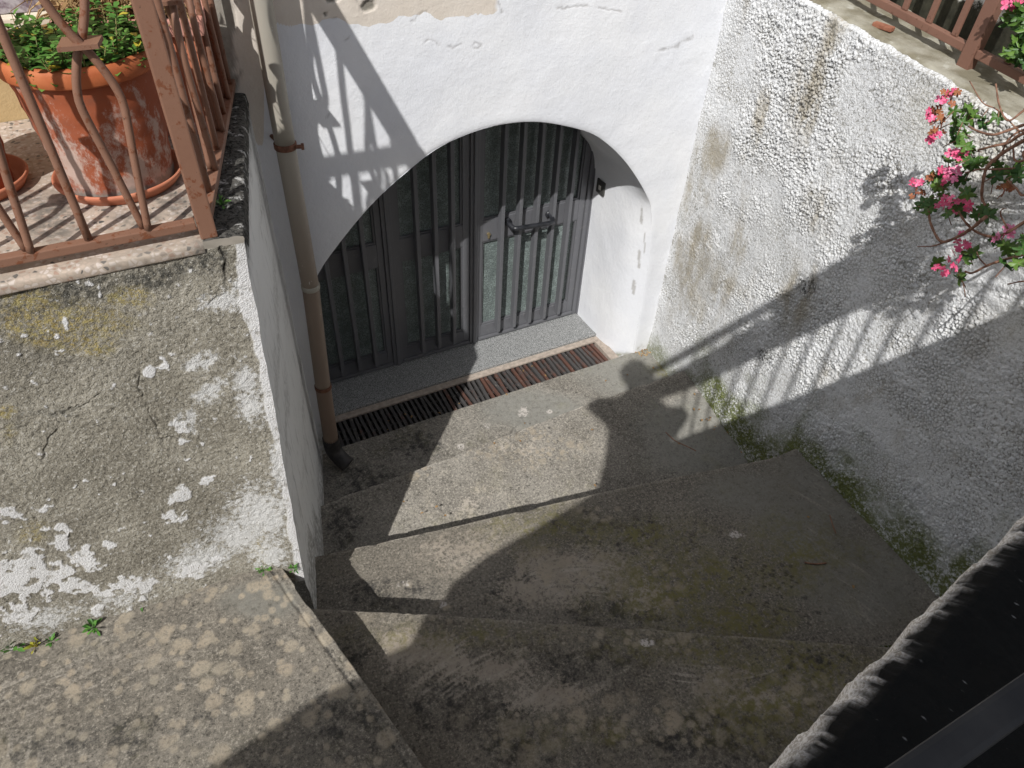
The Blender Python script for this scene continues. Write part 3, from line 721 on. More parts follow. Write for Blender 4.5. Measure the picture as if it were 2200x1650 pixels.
# side face, painted pale grey
def m_side():
    n = NB('pale_grey_paint')
    c = n.mix(n.noise(4, 4), (.70, .70, .685, 1), (.77, .77, .755, 1))
    c = n.mix(n.mul(n.ramp(n.noise(26, 5, .7, stretch=(1, 1, .14)), .55, .66), .5), c, (.22, .21, .20, 1))
    c = n.mix(n.mul(n.attr('dirt'), n.ramp(n.noise(40, 5, .7), .38, .6)), c, n.mix(n.noise(90, 3), (.12, .115, .10, 1), (.45, .44, .42, 1)))
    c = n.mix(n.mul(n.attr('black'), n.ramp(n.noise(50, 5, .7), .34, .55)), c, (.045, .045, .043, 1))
    return n.out(c, .7, n.bump(n.noise(60, 3), .2, .002), spec=.3)
SIDEP = m_side()
nS = 180
back = np.stack([.136 + 0 * arris[:, 2], 1.004 + 0 * arris[:, 2], arris[:, 2]], -1)
back[:, 2] = np.where(arris[:, 2] < -.9, -1.15, arris[:, 2]) 
lowz = np.linspace(-1.16, ZT - .008, nv)
ar = np.stack([np.interp(lowz, arris[:, 2], arris[:, 0]), np.interp(lowz, arris[:, 2], arris[:, 1]), lowz], -1)
back = np.stack([np.full(nv, .136), np.full(nv, 1.006), lowz], -1)
u = np.linspace(0, 1, nS)[None, :, None]
P = ar[:, None] * (1 - u) + back[:, None] * u
y = P[..., 1] * S; z = P[..., 2] * S
P[..., 0] += ((fbm(y * 3, z * 3, 3, 115) - .5) * 10 + (fbm(y * 16, z * 16, 3, 116) - .5) * 3) * MM * np.minimum(1, u[..., 0] * 12)
treadz = np.interp(P[..., 1], [.60, .69, .70, .77, .78, .83, .84, 1.0], [-.925, -.925, -.987, -.987, -1.053, -1.053, -1.105, -1.105])
hgt = P[..., 2] - treadz
dirt = 1 - sst(hgt + (fbm(y * 9, z * 9, 4, 117) - .5) * .03, .012, .05)
P[..., 0] += (1 - sst(hgt, .02, .045)) * 5 * MM
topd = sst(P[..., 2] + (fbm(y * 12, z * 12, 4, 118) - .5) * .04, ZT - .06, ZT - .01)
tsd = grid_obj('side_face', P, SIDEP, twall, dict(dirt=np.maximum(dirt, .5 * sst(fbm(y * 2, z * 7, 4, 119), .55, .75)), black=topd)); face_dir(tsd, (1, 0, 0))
# terrazzo slab edge with its nosing and the mossy margin along the side
nx = 420
fx = np.linspace(-.60, .020, nx)
prof = np.array([(0.0, -.0125), (-.0035, -.0115), (-.0045, -.006), (-.004, -.0015), (-.0005, 0.0), (.01, .0003), (.02, .0003), (.045, .0003)])
prof = resample(prof, 40)
P = np.zeros((40, nx, 3)); P[..., 0] = fx[None]; P[..., 1] = .647 + prof[:, None, 0]; P[..., 2] = ZT + prof[:, None, 1]
P[..., 1] += (fbm(P[..., 0] * 60, P[..., 2] * 60, 3, 120) - .5) * 4 * MM
px, py = topx(P)
sled = grid_obj('slab_edge', P, TERRAZZO, twall, dict(dirt=sst(px, 380, 470) * .9 + .15)); face_dir(sled, (0, -.7, .7))
cap = MB()
def m_margin():
    n = NB('mossy_margin')
    g = n.noise(75, 5, .75)
    c = n.mix(n.ramp(g, .38, .56), (.018, .018, .017, 1), (.10, .095, .085, 1))
    c = n.mix(n.ramp(n.noise(24, 5, .7), .56, .66), c, (.45, .44, .42, 1))
    return n.out(c, .95, n.bump(g, .8, .006), spec=.1)
MARG = m_margin()
nM = 220
yy = np.linspace(.647, 1.0, nM); xo = np.interp(yy, [.647, 1.0], [.060, .1365]); xi = np.interp(yy, [.647, 1.0], [.0205, .108])
u = np.linspace(0, 1, 60)[:, None]
P = np.zeros((60, nM, 3)); P[..., 0] = xi[None] * (1 - u) + xo[None] * u; P[..., 1] = yy[None]
P[..., 2] = ZT - .001 + (fbm(P[..., 0] * 70, P[..., 1] * 70, 4, 122) - .5) * 14 * MM - 12 * MM * u ** 6 - .012 * sst(u, .93, 1)
mg = grid_obj('mossy_margin', P, MARG, twall); face_dir(mg, (0, 0, 1))
# terrace floor
nx, ny = 200, 120
X, Y = np.meshgrid(np.linspace(-.60, .111, nx), np.linspace(.690, 1.0, ny))
keep = X < np.interp(Y, [.647, 1.0], [.024, .112])
P = np.stack([X, Y, np.full_like(X, ZT + .0001)], -1); px, py = topx(P)
dirt = sst(blobs(px, py, [(110, 460, 70, 60), (420, 300, 60, 80), (300, 470, 60, 14), (380, 440, 60, 40, 0, .8), (60, 430, 80, 40, 0, .9)]) + (fbm(X * 40, Y * 40, 4, 123) - .5), .3, 1.2)
o = grid_obj('terrace_floor', P, TERRAZZO, None, dict(dirt=dirt * .8), keep=keep); face_dir(o, (0, 0, 1)); tag(o, kind='structure')

# railing of the terrace
rail = thing('terrace_railing', 'flaking brown iron railing with crossed bars around the terracotta pots', 'railing', (.0275, .656, ZT))
PX0, PY0 = .0275, .6575
MB().box((PX0 - .0078, PY0 - .0078, ZT - .001), (PX0 + .0078, PY0 + .0078, .004), .0015).build('post', RAIL, rail)
ZR = -.362
MB().box((-.60, PY0 - .0052, ZR - .0036), (PX0 - .0085, PY0 + .0052, ZR + .0046), .001).build('bottom_rail', RAIL, rail)
MB().box((-.60, PY0 - .0085, -.009), (PX0 + .009, PY0 + .0085, .0045), .0015).build('handrail', RAIL, rail)
sd = np.array([.108 - .0275 + .012, 1.0 - .6575, 0.0]); L = np.linalg.norm(sd); sdn = sd / L; sdp = np.array([sdn[1], -sdn[0], 0])
def side(s, w, z): return np.array([PX0, PY0, 0]) + sdn * s + sdp * w + np.array([0, 0, z])
def sbox(name, s0, s1, w0, w1, z0, z1):
    MB().box((s0, w0, z0), (s1, w1, z1), .0012, M=lambda v: side(v[0], v[1], v[2])).build(name, RAIL, rail)
sbox('bottom_rail', .0085, L - .002, -.0058, .0058, ZR - .0036, ZR + .0046)
sbox('handrail', .0095, L - .002, -.0085, .0085, -.009, .0045)
sbox('upper_rail', .0085, L - .002, -.006, .006, -.043, -.026)
MOT = [(-.0018, -.357), (-.0060, -.322), (-.0100, -.288), (-.0150, -.250), (-.0150, -.236), (-.0110, -.220), (-.0040, -.203), (.0040, -.189), (.0110, -.172), (.0150, -.156), (.0150, -.142), (.0100, -.104), (.0060, -.070), (.0018, -.030)]
def motif(frame_pt):
    for sg in (-1, 1):
        pts = [frame_pt(sg * a, .0028 * sg, zz) for a, zz in MOT]
        MB().tube(resample(cat(pts, 4), 46), .0034, 10).build('bar', RAIL, rail, True)
    q = [(-.0165, -.011), (.0115, -.012), (.0165, .009), (-.0115, .013)]
    V = [frame_pt(a, b, -.194) for a, b in q] + [frame_pt(a, b, -.1975) for a, b in q]
    MB().add(V, [(0, 1, 2, 3), (7, 6, 5, 4), (0, 4, 5, 1), (1, 5, 6, 2), (2, 6, 7, 3), (3, 7, 4, 0)]).build('crossing_plate', RAIL, rail)
def straight(frame_pt):
    P_ = [frame_pt(0, 0, zz) for zz in np.linspace(-.360, -.006, 12)]
    MB().tube(P_, .0036, 10).build('bar', RAIL, rail, True)
for i in range(7):
    xc = -.0235 - .0475 * i
    fp = (lambda a, b, zz, xc=xc: np.array([xc + a, PY0 + b, zz]))
    motif(fp) if i % 2 == 0 else straight(fp)
for i in range(7):
    s0 = .052 + .0475 * i
    if s0 > L - .01: break
    fp = (lambda a, b, zz, s0=s0: side(s0 + a, b, zz))
    straight(fp) if i % 2 == 0 else motif(fp)

# pots
def pot(name, c, r0, r1, h, label, group=None, salt=True):
    t_ = thing(name, label, 'flower pot', (c[0], c[1], c[2]), group)
    pr = [(r0 * .2, .0), (r0, 0), (r0 * 1.01, h * .03)]
    for k_ in np.linspace(.06, .86, 17): pr.append((r0 + (r1 - r0) * k_ + .0006 * math.sin(k_ * 40), h * k_))
    pr += [(r1 * .965, h * .875)]
    pr2 = [(r1 * .965, h * .868), (r1 * 1.045, h * .872), (r1 * 1.062, h * .885), (r1 * 1.06, h * .96), (r1 * 1.03, h * .99), (r1 * .985, h), (r1 * .95, h * .985), (r1 * .93, h * .90), (r1 * .92, h * .84)]
    m = MB().lathe(pr, c, 72); V = np.array(m.v)
    ob = m.build('body', TERRA, t_, True)
    zz = (V[:, 2] - c[2]) / h; an = np.arctan2(V[:, 1] - c[1], V[:, 0] - c[0])
    a = ob.data.attributes.new('salt', 'FLOAT', 'POINT'); a.data.foreach_set('value', (np.clip(.66 - zz * .45, 0, 1) * (.85 + .35 * np.cos(an + 1.9)) if salt else 0 * zz).astype(np.float32))
    a = ob.data.attributes.new('green', 'FLOAT', 'POINT'); a.data.foreach_set('value', (sst(.20 - zz, 0, .16) * .9 if salt else 0 * zz).astype(np.float32))
    rm = MB().lathe(pr2, c, 72).build('rim', TERRA_RIM if salt else TERRA, t_, True)
    for nm in ('salt', 'green'): rm.data.attributes.new(nm, 'FLOAT', 'POINT')
    s = MB(); n = 40; V = [(c[0], c[1], c[2] + h * .90)]
    rr = [.3, .6, .94]
    for f in rr:
        for k_ in range(n): V.append((c[0] + r1 * f * math.cos(6.2832 * k_ / n), c[1] + r1 * f * math.sin(6.2832 * k_ / n), c[2] + h * .88 + random.uniform(-.002, .002)))
    F = [(0, 1 + k_, 1 + (k_ + 1) % n) for k_ in range(n)] + [(1 + j * n + k_, 1 + (j + 1) * n + k_, 1 + (j + 1) * n + (k_ + 1) % n, 1 + j * n + (k_ + 1) % n) for j in range(2) for k_ in range(n)]
    s.add(V, F).build('soil', SOIL, t_, True)
    return t_
def saucer(c, r, label, mat=None, h=.013):
    pr = [(0.001, .001), (r * .80, .001), (r * .86, .003), (r * .965, h * .9), (r * .985, h), (r * 1.0, h * 1.02), (r * 1.02, h * .9), (r * 1.01, h * .7), (r * .90, .0004), (r * .5, .0004)]
    o = MB().lathe(pr, c, 72).build('saucer', mat or SAUCER, None, True)
    return tag(o, label, 'saucer')
pc = np.array([-.034, .800, ZT + .0004])
saucer(pc, .062, 'round clay saucer under the big potted herb behind the corner post')
pot('terracotta_pot', pc + [0, 0, .0016], .052, .0655, .1345, 'large weathered terracotta pot with white salt stains holding green herbs')
pc2 = np.array([-.170, .838, ZT + .0004])
saucer(pc2, .052, 'clay saucer cut off by the left edge of the photo')
pot('terracotta_pot', pc2 + [0, 0, .0016], .036, .050, .105, 'plain brown clay pot at the left edge of the terrace', salt=False)
# trough behind
tc = np.array([.035, .935, ZT])
tp = thing('planter_trough', 'pink and terracotta square planter with dried stalks behind the large pot', 'planter', tc)
def trM(v):
    k_ = 1 + .16 * (v[2] / .125); a = -.22
    p = np.array([v[0] * k_, v[1] * k_]); return np.array([tc[0] + p[0] * math.cos(a) - p[1] * math.sin(a), tc[1] + p[0] * math.sin(a) + p[1] * math.cos(a), tc[2] + v[2]])
MB().box((-.066, -.036, .004), (.052, .036, .108), .003, M=trM).build('body', SAUCER, tp)
MB().box((-.071, -.041, .1085), (.057, -.033, .126), .002, M=trM).box((-.071, .033, .1085), (.057, .041, .126), .002, M=trM).box((-.071, -.0325, .1085), (-.063, .0325, .126), .002, M=trM).box((.049, -.0325, .1085), (.057, .0325, .126), .002, M=trM).build('rim', PINKBOX, tp)
MB().box((-.0625, -.0325, .109), (.0485, .0325, .117), .001, M=trM).build('soil', SOIL, tp)
tr = MB().box((-.076, -.046, .0005), (.064, .046, .004), .001, M=trM)
for q in ((-.076, -.046, .064, -.040), (-.076, .040, .064, .046), (-.076, -.0395, -.070, .0395), (.058, -.0395, .064, .0395)): tr.box((q[0], q[1], .0042), (q[2], q[3], .014), .0015, M=trM)
tag(tr.build('planter_tray', PINKBOX), 'pink rectangular tray under the square planter', 'tray')

# ------------------------------------------------------------------ plants
def leafquad(m, c, d, up, L_, Wd, fold=.25, a=0.5, droop=.15):
    d = d / np.linalg.norm(d); s = np.cross(d, up); s /= np.linalg.norm(s) + 1e-9; u = np.cross(s, d)
    V = [c]; 
    prof = [(0.25, .75), (.55, 1.0), (.8, .62)]
    for t_, w in prof:
        V += [c + d * L_ * t_ + s * Wd * w * .5 + u * Wd * fold * w * .5 - u * droop * L_ * t_ * t_, c + d * L_ * t_ - u * droop * L_ * t_ * t_, c + d * L_ * t_ - s * Wd * w * .5 + u * Wd * fold * w * .5 - u * droop * L_ * t_ * t_]
    V.append(c + d * L_ - u * droop * L_)
    F = [(0, 2, 1), (0, 3, 2), (1, 2, 5, 4), (2, 3, 6, 5), (4, 5, 8, 7), (5, 6, 9, 8), (7, 8, 10), (8, 9, 10)]
    m.add(V, F, a)
def rv(): 
    v = rng.normal(size=3); return v / np.linalg.norm(v)
herb = thing('herb_plant', 'bushy green herb with small leaves growing in the large terracotta pot', 'plant', pc + [0, 0, .12])
mg_, my_, ms_ = MB(), MB(), MB()
for i in range(170):
    r = .060 * math.sqrt(rng.random()); an = rng.random() * 6.283
    b0 = pc + np.array([r * math.cos(an), r * math.sin(an), .118])
    hgt_ = .010 + .024 * rng.random() ** 1.2 + (.016 if rng.random() < .10 else 0)
    out_ = np.array([math.cos(an), math.sin(an), 0]) * (.25 + .5 * r / .06) + rng.normal(size=3) * .25
    tip = b0 + np.array([0, 0, hgt_]) + out_ * hgt_ * .55 * [1, 1, .15]
    mid = (b0 + tip) / 2 + rng.normal(size=3) * .002
    ms_.tube([b0, mid, tip], [.0008, .0007, .0005], 5)
    nl = 3 + int(hgt_ / .007)
    for k_ in range(nl):
        f = .30 + .70 * k_ / max(1, nl - 1); c_ = b0 * (1 - f) ** 2 + 2 * mid * f * (1 - f) + tip * f * f
        ph = rng.random() * 6.28
        for sgn in (0, math.pi):
            d_ = np.array([math.cos(ph + sgn), math.sin(ph + sgn), .15 + .5 * rng.random() - .5 * (1 - f)])
            L_ = (.0095 + .0065 * rng.random()) * (1.12 - .40 * f)
            yl = rng.random() < .07
            leafquad(my_ if yl else mg_, c_, d_, np.array([0, 0, 1.0]) + .3 * rv(), L_, L_ * .62, .25, rng.random())
ms_.build('stems', GSTEM, herb, True); mg_.build('leaves', HERB, herb, True, 'v'); my_.build('yellow_leaves', HERBY, herb, True, 'v')
# dried stalks in the trough
dry = thing('dried_plant', 'tangle of dead straw coloured stalks in the square planter', 'dried plant', tc + [0, 0, .118])
md, ml = MB(), MB()
for i in range(150):
    b0 = trM((random.uniform(-.058, .044), random.uniform(-.030, .030), .117))
    ln = random.uniform(.05, .15); d_ = np.array([random.gauss(-.15, .55), random.gauss(-.25, .5), 1.0]); d_ /= np.linalg.norm(d_)
    pts = [b0]; 
    for k_ in range(6):
        d_ = d_ + rng.normal(size=3) * .22 + np.array([0, 0, -.10 - .09 * k_]); d_ /= np.linalg.norm(d_)
        pts.append(pts[-1] + d_ * ln / 6)
    if min(p[2] for p in pts) < ZT + .06 or max(p[1] for p in pts) > .985 or max(p[0] for p in pts) > .085: continue
    md.tube(pts, np.linspace(.0011, .0004, len(pts)) * random.uniform(.7, 1.5), 5, a=random.random())
    for k_ in range(random.randint(0, 4)):
        p_ = pts[random.randint(2, 6)]; leafquad(ml, p_, rv(), rv(), random.uniform(.006, .012), random.uniform(.003, .006), .6, random.random(), .5)
w0 = fl((15, 70), -.28); 
w0 = np.array([-.135, .93, -.318]); w1 = np.array([-.035, .945, -.225])
md.tube([trM((-.055, 0, .117)), w1 * .45 + w0 * .55 + [0, 0, .012], w0], [.0026, .0024, .002], 7, a=.1)
md.build('stalks', STRAW, dry, True, 'v'); ml.build('withered_leaves', STRAW, dry, True, 'v')

# ------------------------------------------------------------------ DOWNPIPE
dp = thing('downpipe', 'beige and brown rain downpipe with a black outlet elbow beside the arch', 'drainpipe', (.155, .965, Z0))
def pp(p): 
    q = fy(p, .965); return q
PA = [np.array([.171, .965, .45]), pp((560, 0)), pp((613, 310))]
PBs = [pp((613, 310)), pp((667, 615))]
def pipe(pts, r, low, name='pipe_section'):
    P_ = resample(np.array(pts), 24)
    o = MB().tube(P_, r, 28).build(name, PIPE, dp, True)
    a = o.data.attributes.new('low', 'FLOAT', 'POINT'); z_ = np.repeat(np.linspace(low[0], low[1], 24), 28); a.data.foreach_set('value', z_.astype(np.float32))
    return o
q1, q2, q3, q4 = pp((613, 312)), pp((667, 615)), pp((694, 830)), pp((711, 945))
pipe([PA[0], PA[1], q1], 0.01368, (0, .15)); pipe([q1, q2], 0.0135, (.15, .75)); pipe([q2, q3], 0.0135, (.85, .85)); pipe([q3, q4], 0.01386, (1, 1))
def ring(c, dirn, r, h, mat, name):
    return MB().tube([c - dirn * h, c - dirn * h * .8, c + dirn * h * .8, c + dirn * h], [r * .97, r, r, r * .97], 28).build(name, mat, dp, True)
dv = (q1 - q2) / np.linalg.norm(q1 - q2)
cl = ring(q1, dv, .0154, .0042, RUST, 'clamp')
MB().tube([q1 + [.012, -.010, 0], q1 + [.0185, -.012, 0], q1 + [.0187, -.012, 0], q1 + [.0222, -.013, 0]], [.0028, .0028, .0046, .0046], 10).build('screw', RUST, cl)
MB().tube([q1 + [-.006, .010, 0], q1 + [-.010, .036, 0]], .003, 8).build('wall_anchor', RUST, cl)
ring(q2, dv, .0146, .0045, PIPE, 'joint_ring'); ring(q3, dv, .0150, .004, RUST, 'joint_ring')
el = cat([q4 + [0, 0, .006], q4 + [0, 0, -.012], q4 + [.002, -.004, -.030], q4 + [.010, -.016, -.045], q4 + [.019, -.029, -.053]], 8)
o = MB().tube(el, .0158, 24, cap=False)
ie = MB(); V = []
o.tube(el[::-1] + np.array([0, 0, 0]), .0138, 24, cap=False)
n_ = 24; base = 0; lastA = (len(el) - 1) * n_
o.build('outlet_elbow', DARKPIPE, dp, True)

# ------------------------------------------------------------------ RIGHT WALL, coping, railing, back wall
rw = thing('roughcast_wall', 'tall white roughcast wall with green moss along its foot and brown stains', 'wall', (.92, .5, Z0))
nu, nv = 1050, 950
U, Vv = np.meshgrid(np.linspace(0, 1, nu), np.linspace(0, 1, nv))
yg = 1.012 - U * 1.06
def ztop(y): return -.286 - .08 * (.826 - y)
zg = -1.16 + Vv * (ztop(yg) + 1.16)
ym = yg * S; zm = zg * S
P = np.stack([.881 + KW * yg, yg, zg], -1)
px, py = topx(P)
f1, f2, i1 = worley(ym * 66 + .5 * fbm(ym * 40, zm * 40, 2, 131), zm * 66 * .92 + .5 * fbm(ym * 40, zm * 40, 2, 132), 133)
g1, g2, i2 = worley(ym * 120, zm * 120, 134)
lump = np.clip(1 - f1 * 1.15, 0, 1) * (.4 + .9 * i1)
lump2 = np.clip(1 - g1 * 1.2, 0, 1) * (.3 + .9 * i2)
big = fbm(ym * 2.2, zm * 2.2, 4, 135)
stain_b = blobs(px, py, [(1490, 570, 44, 90, 8), (1540, 330, 30, 70, 8, .9), (1740, 190, 34, 110, 14), (1790, 60, 30, 60, 10), (1640, 250, 20, 60, 10, .5), (1720, 640, 40, 70, 10, .8), (1860, 850, 90, 20, -15, .5), (1780, 800, 50, 30, 0, .5), (1560, 620, 30, 40, 0, .5), (1500, 420, 30, 40, 0, .7), (1590, 510, 26, 50, 10, .5), (2120, 160, 80, 60, 0, .4)])
smooth = sst(blobs(px, py, [(1495, 600, 50, 90, 8)]), .3, 1.1)
amp = (.22 + 1.15 * sst(big + .5 * (fbm(ym * 7, zm * 7, 3, 143) - .5), .30, .70)) * (1 - .55 * smooth) * (.35 + .65 * sst(1.0 - yg, .02, .10))
lower = 1 - sst(yg, .25, .6)
crv = (1 - sst(f2 - f1, .02, .22)) * sst(vn(ym * 9, zm * 9, 140), .25, .7)
h1_, h2_, i3 = worley(ym * 34 + .6 * fbm(ym * 25, zm * 25, 2, 144), zm * 30, 145)
lump3 = np.clip(1 - h1_ * 1.2, 0, 1) * sst(i3, .45, .9)
disp = (lump * 7.0 + lump2 * 4.0 + lump3 * 6.0 - crv * 3.5) * amp + (fbm(ym * 1.5, zm * 1.5, 3, 136) - .5) * 28 + (fbm(ym * 9, zm * 9, 3, 137) - .5) * 9
P[..., 0] -= disp * MM
tz = ztop(yg) - zg
P[..., 0] += .006 * (1 - sst(tz, 0, .006)) ** 2
P[..., 2] += (fbm(ym * 20, zm * 0 + 3, 4, 138) - .5) * 16 * MM * (1 - sst(tz, 0, .02))
pit = np.maximum(sst(.36 - lump - .5 * lump2, 0, .28), crv * .9)
floorz = np.interp(yg, [.0, .20, .21, .535, .55, .845, .86, 1.02], [-.925, -.925, -.985, -.985, -1.053, -1.053, -1.105, -1.105])
hg = zg - floorz
nz = (fbm(ym * 5, zm * 5, 4, 139) - .5)
moss = (1 - sst(hg - .020 * sst(.60 - yg, 0, .05) + nz * .20, .0, .135)) * sst(.88 - yg, -.02, .15) * (1 - .35 * sst(.25 - yg, 0, .2)) * .9
moss = np.maximum(moss * 1.25, .7 * (1 - sst(hg + nz * .08, .01, .06)))
moss = np.maximum(moss, .75 * sst(blobs(px, py, [(1720, 970, 70, 40, 40), (1800, 1040, 60, 40, 40), (1620, 880, 40, 20, 30), (1930, 1200, 40, 70, -40, .8)]) + nz, .3, 1.3))
brown = sst(stain_b + nz * 1.2 + (fbm(ym * 16, zm * 3, 4, 142) - .5) * 1.2, .05, 1.15)
black = sst(blobs(px, py, [(1645, 765, 20, 22), (1735, 610, 32, 34, 0, .9), (1700, 640, 30, 30, 0, .5), (1790, 60, 16, 30, 0, .6), (1740, 215, 14, 40, 10, .6), (1640, 100, 14, 50, 0, .4)]) + nz * .8, .4, 1.3)
yel = sst(blobs(px, py, [(2120, 330, 90, 160), (2000, 250, 80, 100, 0, .6), (2190, 700, 90, 80, 0, .6)]), .2, 1.4) * .6
wm = grid_obj('plaster_face', P, ROUGH, rw, dict(pit=pit, brown=brown, black=black, moss=moss, yellow=yel)); face_dir(wm, (-1, 0, 0))
def m_coping():
    n = NB('olive_cement_coping')
    g = n.noise(110, 5, .7)
    c = n.mix(n.ramp(n.noise(8, 5), .35, .65), (.19, .17, .12, 1), (.34, .32, .26, 1))
    c = n.mix(n.ramp(g, .40, .28, 0, .7), c, (.06, .055, .045, 1))
    c = n.mix(n.ramp(n.noise(18, 5), .60, .72, 0, .7), c, (.45, .44, .38, 1))
    return n.out(c, .9, n.bump(g, .6, .005), spec=.15)
COP = m_coping()
nc, ny = 60, 320
yy = np.linspace(1.0, -.05, ny); u = np.linspace(0, 1, nc)[:, None]
P = np.zeros((nc, ny, 3)); P[..., 1] = yy[None]; P[..., 0] = (.881 + KW * yy - .001)[None] + u * .22 + .006
P[..., 2] = ztop(yy)[None] + .001 + (fbm(P[..., 0] * 60, P[..., 1] * 60, 4, 141) - .5) * 10 * MM - .010 * (1 - sst(u, 0, .05)) ** 2
cp = grid_obj('coping', P, COP, rw); face_dir(cp, (0, 0, 1))
# small brick shard lying on the coping
sh = np.array([fl((1897, 60), ztop(.7) + .003)])[0]
MB().box((-.007, -.019, 0), (.007, .019, .006), .0015, M=lambda v: np.array([sh[0] + v[0] * .8 - v[1] * .1, sh[1] + v[1] * .8 + .2 * v[0], ztop(sh[1]) + .0015 + v[2]])).build('brick_shard', m_simple('old_brick', (.22, .085, .05, 1), (.32, .14, .085, 1), 40, .85, .5))
tag(bpy.data.objects['brick_shard'], 'small orange brick fragment lying on the coping under the rail', 'brick')
# railing on the coping
r2 = thing('wall_railing', 'brown flat bar railing standing on the roughcast wall coping', 'railing', (.98, .573, ztop(.573)))
def rx_(y): return .9455 + .06 * y
ps = fl((2075, 140), ztop(.56) + .004)
yp = ps[1]
def rbox(name, y0, y1, w, z0, z1, dz=True):
    def M(v):
        z_ = v[2] + ztop(v[1])
        return np.array([rx_(v[1]) + v[0], v[1], z_])
    return MB().box((-w, y0, z0), (w, y1, z1), .001, M=M).build(name, RAIL2, r2)
off = ps[0] - rx_(yp)
_rx = rx_
def rx_(y, off=off): return _rx(y) + off
rbox('post', yp - .009, yp + .009, .008, -.002, .36)
zr0, zr1 = .016, .026
rbox('bottom_rail', yp + .0095, .99, .006, zr0, zr1); rbox('bottom_rail', -.05, yp - .0095, .006, zr0, zr1)
rbox('handrail', -.05, .99, .008, .362, .374)
k_ = yp
sp = .0445
yb = yp - sp * 1.15
ys = [yp + sp * (i + .75) for i in range(9)] + [yp - sp * (i + 1.15) for i in range(11)]
for yv in ys:
    if yv < -.04 or yv > .98: continue
    rbox('bar', yv - .0045, yv + .0045, .0022, zr1 + .0003, .3618)
# stained wall behind it
def m_back():
    n = NB('mould_stained_wall')
    c = n.mix(n.noise(7, 4), (.56, .55, .50, 1), (.68, .67, .63, 1))
    c = n.mix(n.ramp(n.noise(14, 4), .5, .7, 0, .6), c, (.50, .44, .32, 1))
    c = n.mix(n.ramp(n.add(n.attr('mould'), n.mul(n.add(n.noise(22, 6, .75), -.5), 1.5)), .40, .62), c, n.mix(n.noise(40, 3), (.016, .017, .014, 1), (.07, .066, .045, 1)))
    return n.out(c, .9, n.bump(n.noise(60, 4), .5, .005), spec=.15)
nb, nz_ = 260, 160
wl = np.linspace(0, 1, nb)[None, :]; hv = np.linspace(0, 1, nz_)[:, None]
yb_ = 1.05 - wl * 1.1 + 0 * hv
P = np.stack([1.03 + .13 * (yb_ - .5) + 0 * hv, yb_, ztop(yb_) - .01 + hv * .5], -1)
mould = 1.0 - sst(P[..., 2] - ztop(P[..., 1]) + (fbm(P[..., 1] * 22, P[..., 2] * 22, 4, 151) - .5) * .05, .015, .075)
P[..., 0] += (fbm(P[..., 1] * 30, P[..., 2] * 30, 4, 152) - .5) * 16 * MM
bw = thing('garden_wall', 'white wall blackened by mould behind the brown flat bar railing', 'wall', (1.03, .5, ztop(.5)))
o = grid_obj('plaster_face', P, m_back(), bw, dict(mould=mould)); face_dir(o, (-1, 0, 0))

# ------------------------------------------------------------------ geraniums
def lobed(m, c, nrm, size, a, ph=0.0):
    nrm = nrm / np.linalg.norm(nrm); s = np.cross(nrm, [0.3, .2, 1.0]); s /= np.linalg.norm(s); u = np.cross(nrm, s)
    n = 30; V = [c]; 
    for k_ in range(n):
        th = 2 * math.pi * k_ / n
        lob = .78 + .22 * math.cos(5 * th) + .07 * math.cos(15 * th)
        if abs(th - math.pi) < .35: lob *= .35
        r_ = size * lob; cup = .28 * size * (lob ** 2) * (.5 + .5 * math.cos(5 * th + .6))
        V.append(c + (s * math.cos(th + ph) + u * math.sin(th + ph)) * r_ + nrm * (cup - .25 * size))
    m.add(V, [(0, 1 + k_, 1 + (k_ + 1) % n) for k_ in range(n)], a)
def floret(m, c, nrm, size, a):
    nrm = nrm / np.linalg.norm(nrm); s = np.cross(nrm, rv()); s /= np.linalg.norm(s); u = np.cross(nrm, s)
    for k_ in range(5):
        th = 2 * math.pi * k_ / 5 + rng.normal() * .15; d_ = s * math.cos(th) + u * math.sin(th); sd_ = np.cross(nrm, d_)
        V = [c, c + d_ * size * .5 + sd_ * size * .34 + nrm * size * .15, c + d_ * size * .95 + sd_ * size * .26 + nrm * size * .1, c + d_ * size + nrm * size * .02, c + d_ * size * .95 - sd_ * size * .26 + nrm * size * .1, c + d_ * size * .5 - sd_ * size * .34 + nrm * size * .15]
        m.add(V, [(0, 1, 2, 3), (0, 3, 4, 5)], np.clip(a + rng.normal() * .15, 0, 1))
c5 = lambda a, b: (1650 + a / 3.3, 150 + b / 3.3)
ger = thing('trailing_geranium', 'trailing pink geranium with bare brown stems hanging over the roughcast wall', 'plant', (.80, .42, -.40))
def gp(p, off=.10): return rwall(p, off)
